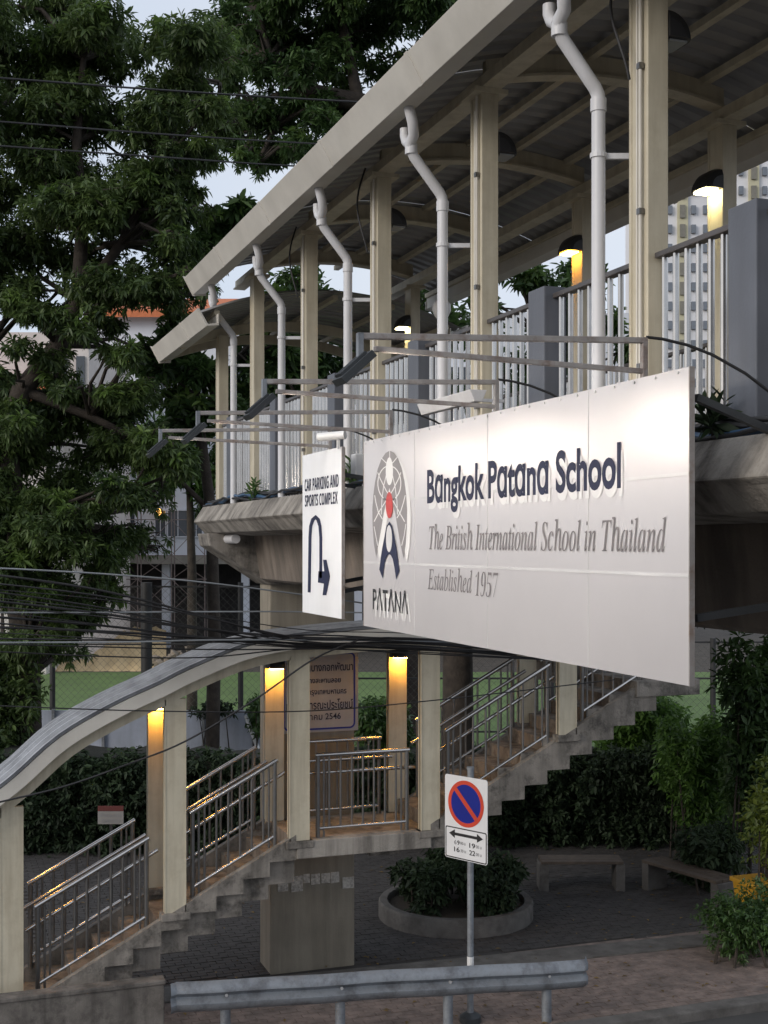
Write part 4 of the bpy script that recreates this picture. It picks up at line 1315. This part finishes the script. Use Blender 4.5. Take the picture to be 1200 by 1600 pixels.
# ================================================================== VEGETATION
def leaf_mesh(name, clumps, L_, W_, k=8, seed=1, droop=.5, shell=.45, up=.25):
    """clumps: (centre, radii(3), number of leaf clusters)"""
    rg = np.random.default_rng(seed)
    B, Dr, Ln = [], [], []
    for c, rad, n in clumps:
        n = int(n)
        d = rg.normal(size=(n,3)); d /= np.linalg.norm(d, axis=1, keepdims=True)
        rr = rg.random((n,1))**shell
        pos = np.array(c) + d*rr*np.array(rad)*(.85+.3*rg.random((n,1)))
        ax = d*.7 + rg.normal(size=(n,3))*.55; ax[:,2] += up
        ax /= np.linalg.norm(ax, axis=1, keepdims=True)
        rnd = rg.normal(size=(n,3))
        s1 = np.cross(ax, rnd); s1 /= np.linalg.norm(s1, axis=1, keepdims=True)
        s2 = np.cross(ax, s1)
        sc_l = .55+.85*rg.random(n)
        for i in range(k):
            a = 2*math.pi*i/k + rg.random(n)*.6
            e = .15+.7*rg.random(n)
            dd = s1*(np.cos(a))[:,None] + s2*(np.sin(a))[:,None] + ax*e[:,None]
            dd[:,2] -= droop
            dd /= np.linalg.norm(dd, axis=1, keepdims=True)
            B.append(pos + ax*(rg.random((n,1))-.5)*L_*.9); Dr.append(dd); Ln.append(sc_l*(.8+.4*rg.random(n)))
    B = np.concatenate(B); Dr = np.concatenate(Dr); Ln = np.concatenate(Ln)*L_
    n = len(B)
    side = np.cross(Dr, rg.normal(size=(n,3))*.5 + np.array([0,0,1.0])); side /= np.linalg.norm(side, axis=1, keepdims=True)+1e-9
    nor = np.cross(side, Dr)
    Wd = (Ln/L_*W_)[:,None]; Ln = Ln[:,None]
    V = np.empty((n,6,3))
    V[:,0] = B
    V[:,1] = B + Dr*Ln*.38 + side*Wd*.5 + nor*Wd*.16
    V[:,2] = B + Dr*Ln*.75 + side*Wd*.34 + nor*Wd*.05 - np.array([0,0,.05])*Ln
    V[:,3] = B + Dr*Ln - np.array([0,0,.14])*Ln
    V[:,4] = B + Dr*Ln*.75 - side*Wd*.34 + nor*Wd*.05 - np.array([0,0,.05])*Ln
    V[:,5] = B + Dr*Ln*.38 - side*Wd*.5 + nor*Wd*.16
    me = bpy.data.meshes.new(name)
    me.vertices.add(n*6); me.vertices.foreach_set('co', V.ravel())
    idx = np.arange(n)[:,None]*6
    F = (idx + np.array([[0,1,2,3, 0,3,4,5]])).reshape(-1)
    me.loops.add(len(F)); me.loops.foreach_set('vertex_index', F.astype(np.int32))
    me.polygons.add(n*2)
    me.polygons.foreach_set('loop_start', (np.arange(n*2)*4).astype(np.int32))
    me.update(calc_edges=True)
    return me

def pclump(x, y, rx, ry, D, n, rd=None):
    s = D/FPX
    return (tuple(P(x, y, D)), (max(rx*s, .1), (rd if rd else rx*s), max(ry*s, .1)), n)

def tree(name, label, cat, trunk, clumps, lmat, L_, W_, seed, k=8, droop=.5, group=None, limbs=(), tips=True, young=True):
    """trunk: list of (point, radius)"""
    base = trunk[0][0]
    t = thing(name, label, cat, (base[0], base[1], 0), group)
    obj('trunk', MB().tube([p for p, _ in trunk], [r_ for _, r_ in trunk], 12), M['bark'], t, smooth=60)
    nodes = [Vector(p) for p, _ in trunk[1:]]
    for lb in limbs:
        obj('limb', MB().tube([p for p, _ in lb], [r_ for _, r_ in lb], 9), M['bark'], t, smooth=60)
        nodes += [Vector(p) for p, _ in lb]
    if tips:
        rr = random.Random(seed); mb_ = MB()
        for c, rad, n in clumps:
            c = Vector(c)
            q = min(nodes, key=lambda p: (p-c).length + max(0, p.z-c.z)*1.5)
            mid = q.lerp(c, .5) + Vector((rr.uniform(-.25,.25), rr.uniform(-.25,.25), rr.uniform(.0,.35)))
            l = (c-q).length
            mb_.tube([q, mid, c], [.03+.012*l, .022+.008*l, .015], 6)
            for j in range(7):
                d = Vector((rr.uniform(-1,1)*rad[0], rr.uniform(-1,1)*rad[1], rr.uniform(-1,1)*rad[2]))*.8
                mb_.tube([c.lerp(mid, rr.random()*.5), c+d*.5+Vector((0,0,.1)), c+d], [.018,.013,.006], 5)
        bo_ = obj('branches', mb_, M['bark'], t, smooth=60, fix=False); bo_['kind'] = 'stuff'
    me = leaf_mesh('crown', clumps, L_, W_, k, seed, droop)
    o = obj('crown', me, lmat, t)
    if young:
        ry_ = random.Random(seed+500)
        sel = [c_ for c_ in clumps if ry_.random() < .38]
        yc = [((c_[0][0]+ry_.uniform(-.5,.5)*c_[1][0], c_[0][1]-ry_.uniform(.1,.8)*c_[1][1], c_[0][2]+ry_.uniform(.0,.9)*c_[1][2]), tuple(q*.42 for q in c_[1]), max(4, c_[2]*.10)) for c_ in sel]
        obj('young_leaves', leaf_mesh('young_leaves', yc, L_*1.1, W_*1.15, k, seed+9, droop*.8), M['leafN'], t)
    return t

def split_clumps(lst, D, per=1.0, seed=0, jit=1.2, sub=4):
    """break each pixel blob into a few uneven smaller clumps"""
    rr = random.Random(seed); out = []
    for x, y, rx, ry, *dd in lst:
        d0 = D + (dd[0] if dd else 0)
        for _ in range(sub):
            f = rr.uniform(.36, .62)
            out.append(pclump(x+rr.uniform(-.6,.6)*rx, y+rr.uniform(-.6,.6)*ry, rx*f, ry*f*rr.uniform(.75,1.1), d0+rr.uniform(-jit,jit), per*rx*ry*f*f/12.0, rx*f*D/FPX*rr.uniform(.8,1.3)))
    return out

# big mango-like tree at the left
D1 = 24.0
tk = [(P(44,1280,D1),.30),(P(42,1060,D1),.26),(P(24,840,D1),.24),(P(10,700,D1),.22),(P(34,610,D1),.20),(P(92,540,D1),.18),(P(122,470,D1),.15),(P(128,360,D1),.12),(P(120,220,D1),.09),(P(130,90,D1),.05)]
lb = [[(P(10,700,D1),.17),(P(-30,560,D1),.14),(P(-50,380,D1),.1),(P(-30,200,D1),.06)],
      [(P(122,470,D1),.11),(P(190,380,D1),.09),(P(250,260,D1),.06),(P(300,120,D1),.04)],
      [(P(34,610,D1),.11),(P(140,650,D1),.08),(P(240,700,D1),.05)]]
blobs = [(40,40,120,70),(170,70,110,80),(60,150,130,80),(190,170,110,70),(300,60,90,70),(290,160,80,55),(40,260,120,80),(160,270,120,70),(250,240,60,50),
         (70,360,120,70),(190,350,110,70),(275,395,55,45),(150,430,110,50),(250,450,55,35),(20,440,60,60),(-40,330,90,120),(-30,120,90,120),(310,235,50,30),(330,185,45,35),(290,320,40,35),(300,440,35,25)]
low = [(50,690,100,70),(140,620,90,45),(190,690,90,50),(60,780,110,60),(160,780,80,45),(40,860,100,60),(130,850,70,45),(60,940,100,45),(150,910,45,40),(10,600,50,50),(260,700,55,45),(220,760,50,35),(-40,760,80,150),(185,545,40,25),(60,560,50,30),(60,1000,110,35),(-10,1050,70,50),(110,960,50,40),(20,900,90,60),(200,840,60,30),(210,610,45,30),(60,490,60,40),(150,500,50,30),(100,600,40,30),(10,660,60,40)]
cl = split_clumps(blobs, D1, 1.0, 1) + split_clumps(low, D1, 1.1, 2) + split_clumps([(x+20, y+12, rx*.9, ry*.9) for x, y, rx, ry in blobs+low], D1+2.2, .36, 12)
tree('mango_tree', 'huge dark leafy tree filling the upper left', 'tree', tk, cl, M['leafA'], .145, .040, 3, 9, .55, None, lb)

# second tall tree behind the bridge roof
D2 = 31.0
tk = [(P(640,1190,D2),.42),(P(635,900,D2),.36),(P(625,500,D2),.33),(P(600,260,D2),.30),(P(560,160,D2),.26),(P(470,140,D2),.2),(P(420,90,D2),.12),(P(400,10,D2),.07)]
lb = [[(P(600,260,D2),.2),(P(640,110,D2),.16),(P(700,20,D2),.1)], [(P(560,160,D2),.16),(P(540,60,D2),.12),(P(520,-40,D2),.07)],
      [(P(470,140,D2),.12),(P(430,200,D2),.08),(P(400,260,D2),.04)]]
blobs = [(390,30,80,60),(480,30,90,60),(590,30,100,70),(690,10,90,60),(430,100,70,50),(530,90,60,50),(620,110,70,45),(400,165,55,40),(480,180,60,35),(430,240,55,35),(540,190,50,35),(370,100,45,40),(380,-40,120,50),(560,-50,160,50),(355,190,45,35),(380,235,40,25),(470,235,45,25),(520,150,50,35)]
tree('tall_tree', 'tall tree with open crown behind the footbridge roof', 'tree', tk, split_clumps(blobs, D2, 1.2, 5)+split_clumps(blobs, D2+2, .4, 15), M['leafB'], .175, .055, 6, 8, .35, None, lb)

# broad-leaved tree by the far bridge end
D3 = 27.0
tk = [(P(330,1260,D3),.16),(P(335,1000,D3),.14),(P(330,800,D3),.12),(P(310,650,D3),.1),(P(300,540,D3),.07),(P(330,430,D3),.04)]
lb = [[(P(310,650,D3),.06),(P(370,560,D3),.05),(P(430,520,D3),.03)], [(P(330,800,D3),.07),(P(270,740,D3),.05),(P(220,760,D3),.03)]]
blobs = [(355,345,50,32),(330,390,45,28),(310,430,35,25),(300,520,55,35),(240,560,40,30),(310,580,60,40),(350,620,40,40),(270,620,40,30),(300,650,50,35),(420,500,45,40),(450,560,40,40),(390,560,30,40)]
tree('broad_leaved_tree', 'dark broad-leaved tree beside the far end of the footbridge', 'tree', tk, split_clumps(blobs, D3, .95, 8, .8), M['leafB'], .24, .085, 9, 7, .1, None, lb)

D4 = 36.0
tk = [(P(300,1130,D4),.16),(P(300,900,D4),.13),(P(296,760,D4),.09),(P(300,660,D4),.05)]
blobs = [(290,700,60,40),(300,740,60,40),(260,750,45,30),(320,780,35,30),(285,665,55,30),(335,720,30,50)]
tree('young_tree', 'lighter green young tree in front of the school', 'tree', tk, split_clumps(blobs, D4, .8, 10, .8), M['leafC'], .24, .07, 11, 7, .3)

for n, (x0, D, lab) in enumerate(((480, 34, 'dark tree seen between the far footbridge columns'), (640, 36, 'dark tree seen behind the middle footbridge columns'), (830, 34, 'dark tree showing over the inner footbridge railing'))):
    tk = [(P(x0,850+5.3*FPX/D,D),.2),(P(x0,800,D),.16),(P(x0-6,640,D),.12),(P(x0+8,520,D),.07)]
    blobs = [(x0-50,520,60,45),(x0+40,500,60,45),(x0,450,60,40),(x0-60,600,60,50),(x0+50,590,60,50),(x0,560,60,50)] if n < 2 else [(x0-50,560,55,35),(x0+20,520,60,35),(x0+70,500,35,30),(x0,600,60,40),(x0+60,560,40,40),(x0-80,480,35,30),(x0+30,450,60,40),(x0+100,440,50,40),(x0-30,420,40,35),(x0+140,520,40,50)]
    tree('background_tree', lab, 'tree', tk, split_clumps(blobs, D, .7, 20+n, 1.0, 3), M['leafB'], .26, .085, 30+n, 7, .3, 'trees behind the footbridge')

# tree behind the stairs whose canopy shades the plaza (hidden by the bridge deck)
D5 = 21.5
tk = [(P(716,1343,D5),.30),(P(716,1180,D5),.27),(P(715,1000,D5),.25),(P(730,900,D5),.2),(P(760,800,D5),.12)]
lb = [[(P(716,1000,D5),.18),(P(850,880,D5+1),.13),(P(1000,820,D5+1),.08)], [(P(730,900,D5),.13),(P(900,780,D5-2),.09),(P(1100,760,D5-2),.06)]]
cl = []
rr5 = random.Random(31)
for i in range(46):
    px = rr5.uniform(720, 1330); D = rr5.uniform(17.5, 22)
    cl.append(pclump(px, rr5.uniform(770, 930), 85, 36, D, 60, 1.0))
tree('garden_tree', 'thick dark trunk rising behind the stairs', 'tree', tk, cl, M['leafD'], .24, .09, 33, 7, .3, None, lb)

# ---- hedges and shrubs
def shrub(name, label, cat, base, clumps, lmat, L_, W_, seed, k=6, droop=.15, group=None, core=None):
    t = thing(name, label, cat, (base[0], base[1], 0), group)
    rr = random.Random(seed); mb_ = MB()
    for c, rad, n in clumps[:18]:
        foot = Vector((c[0]+rr.uniform(-.2,.2), c[1]+rr.uniform(-.2,.2), -.03))
        mb_.tube([foot, Vector(c).lerp(foot,.5)+Vector((rr.uniform(-.06,.06),rr.uniform(-.06,.06),0)), Vector(c)], [.022,.016,.008], 5)
    obj('stems', mb_, M['bark'], t, fix=False)
    if core: obj('inner_twigs', core, M['twig'], t)
    obj('foliage', leaf_mesh('foliage', clumps, L_, W_, k, seed, droop), lmat, t)
    return t
def hedge(label, px0, px1, D, ztop, seed, n, lmat='leafD', depth=1.1, skew=0.0):
    rr = random.Random(seed); cl = []
    N_ = int((px1-px0)/26)
    for i in range(N_):
        px = px0 + (px1-px0)*(i+rr.random())/N_
        for z in np.arange(.15, ztop, .42):
            p = P(px, 850, D + skew*(i/N_) + rr.uniform(-.1,.15))
            cl.append(((p.x, p.y, z+rr.uniform(-.1,.12)), (.36, .42, .3), n))
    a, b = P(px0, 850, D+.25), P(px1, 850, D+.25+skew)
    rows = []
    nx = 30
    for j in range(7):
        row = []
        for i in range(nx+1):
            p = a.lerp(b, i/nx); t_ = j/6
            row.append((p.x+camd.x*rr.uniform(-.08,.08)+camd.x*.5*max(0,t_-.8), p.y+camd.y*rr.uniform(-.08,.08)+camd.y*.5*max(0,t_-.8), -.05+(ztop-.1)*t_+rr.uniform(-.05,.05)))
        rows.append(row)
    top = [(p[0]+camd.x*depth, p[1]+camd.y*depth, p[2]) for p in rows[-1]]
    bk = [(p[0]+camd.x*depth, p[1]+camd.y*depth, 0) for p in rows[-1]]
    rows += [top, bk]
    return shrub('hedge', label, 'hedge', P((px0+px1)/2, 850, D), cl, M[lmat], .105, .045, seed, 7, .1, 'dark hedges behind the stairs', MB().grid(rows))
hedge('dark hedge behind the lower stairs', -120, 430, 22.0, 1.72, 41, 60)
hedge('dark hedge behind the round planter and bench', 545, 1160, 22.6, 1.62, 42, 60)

def bush(label, px, y0, y1, rpx, D, n, lmat, L_, W_, seed, parts=7, group='garden bushes', droop=.15):
    rr = random.Random(seed); cl = []
    for i in range(parts):
        cl.append(pclump(px+rr.uniform(-.65,.65)*rpx, rr.uniform(y0+(y1-y0)*.15, y1-(y1-y0)*.12), rpx*.5, (y1-y0)*.27, D+rr.uniform(-.4,.4), n, .5))
    p = P(px, 850, D)
    return shrub('bush', label, 'bush', (p.x, p.y), cl, M[lmat], L_, W_, seed, 6, droop, group)
# planter shrub
cl = []
rr = random.Random(50)
for i in range(26):
    a = rr.uniform(0, 6.283); q = .85*math.sqrt(rr.random())
    cl.append(((pcx+q*math.cos(a), pcy+q*math.sin(a), rr.uniform(.30,.85-.25*q)), (.26,.26,.2), 55))
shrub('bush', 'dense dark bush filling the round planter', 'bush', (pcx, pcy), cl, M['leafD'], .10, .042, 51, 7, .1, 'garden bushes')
bush('bright green bush under the upper stairs beside the field', 995, 1075, 1195, 70, 23.6, 170, 'leafL', .15, .05, 61, 11)
bush('feathery green bush against the fence right of the upper stairs', 1085, 1105, 1290, 62, 21.6, 130, 'leafL', .105, .045, 62, 11)
bush('green bush behind the stair landing', 600, 1090, 1200, 50, 24.0, 130, 'leafC', .14, .05, 63, 8)
bush('tall dark bush at the right edge under the footbridge', 1195, 1000, 1290, 60, 20.0, 150, 'leafB', .15, .05, 64, 12)
bush('yellow-green leafy bush at the right edge above the yellow bin', 1206, 1150, 1385, 34, 17.6, 24, 'leafY', .11, .042, 65, 9)
bush('low dark bush in front of the yellow bin', 1175, 1385, 1505, 75, 16.4, 150, 'leafC', .062, .024, 66, 12)
bush('dark bush half hidden behind the right bench', 1115, 1290, 1420, 50, 19.8, 120, 'leafD', .12, .04, 67, 8)
bush('dark vine-covered bush by the fence at the left edge', 5, 1040, 1260, 60, 23.6, 150, 'leafA', .14, .05, 68, 12)
bush('small creeper on the sheet wall beside the stair column', 395, 1090, 1150, 22, 27.4, 40, 'leafC', .12, .05, 69, 4)
bush('small creeper on top of the sheet wall above the stair roof', 330, 1098, 1118, 40, 27.5, 20, 'leafD', .12, .05, 70, 4)

# weeds on the deck edge
for n, (x, y, lab) in enumerate(((397,768,'small green weed on the deck edge near the far end'), (548,705,'small green weed between the two signs on the deck edge'), (1112,672,'small weed on the deck edge right of the school sign'))):
    p = PV(x, y, 3.36)
    p.z = Z + .47
    t = thing('weed', lab, 'weed', p, 'weeds on the deck edge')
    obj('stems', MB().tube([p-Vector((0,0,.02)), p+Vector((.01,0,.08))], .006, 5), M['bark'], t)
    obj('foliage', leaf_mesh('foliage', [((p.x,p.y,p.z+.09),(.05,.08,.09),9)], .12, .03, 6, 80+n, -.3), M['leafC'] if n < 2 else M['leafD'], t)

# rubble heap
rb = thing('rubble_heap', 'heap of brown rubble beside the sand bank', 'heap', P(268, 850, 52))
rr = random.Random(77)
for i in range(40):
    c = P(rr.uniform(240, 300), 850, rr.uniform(51.5, 53)); s = rr.uniform(.12, .32)
    z = rr.uniform(0, 1.1)*(1-abs(rr.random()-.5))
    v_ = [Vector((rr.uniform(-1,1), rr.uniform(-1,1), rr.uniform(-1,1))).normalized()*s for _ in range(10)]
    bm = bmesh.new()
    for q in v_: bm.verts.new(q)
    bmesh.ops.convex_hull(bm, input=bm.verts)
    me = bpy.data.meshes.new('stone'); bm.to_mesh(me); bm.free(); me.materials.append(M['rubble'])
    obj('stone', me, None, rb, (c.x, c.y, z))

# fallen leaves on the paving
rl = np.random.default_rng(90)
n = 420
B = np.stack([rl.uniform(0, 12, n), rl.uniform(12.5, 20, n), np.full(n, .022)], 1)
ang = rl.uniform(0, 6.28, n); Ls = rl.uniform(.04, .10, n)
V = np.empty((n, 4, 3))
dx = np.stack([np.cos(ang), np.sin(ang), np.zeros(n)], 1); dy = np.stack([-np.sin(ang), np.cos(ang), np.zeros(n)], 1)
V[:,0] = B; V[:,1] = B + dx*Ls[:,None]*.5 + dy*Ls[:,None]*.22 + [0,0,.012]; V[:,2] = B + dx*Ls[:,None]; V[:,3] = B + dx*Ls[:,None]*.5 - dy*Ls[:,None]*.22 + [0,0,.008]
mb = MB(); mb.v = [tuple(p) for p in V.reshape(-1, 3)]; mb.f = [(4*i, 4*i+1, 4*i+2, 4*i+3) for i in range(n)]
o = obj('fallen_leaves', mb, leafmat('dry_leaf', (0.05,0.03,0.012), (0.24,0.16,0.05), .8, .1), fix=False)
tag(o, 'scattered dry leaves on the paving', None, None, 'stuff')
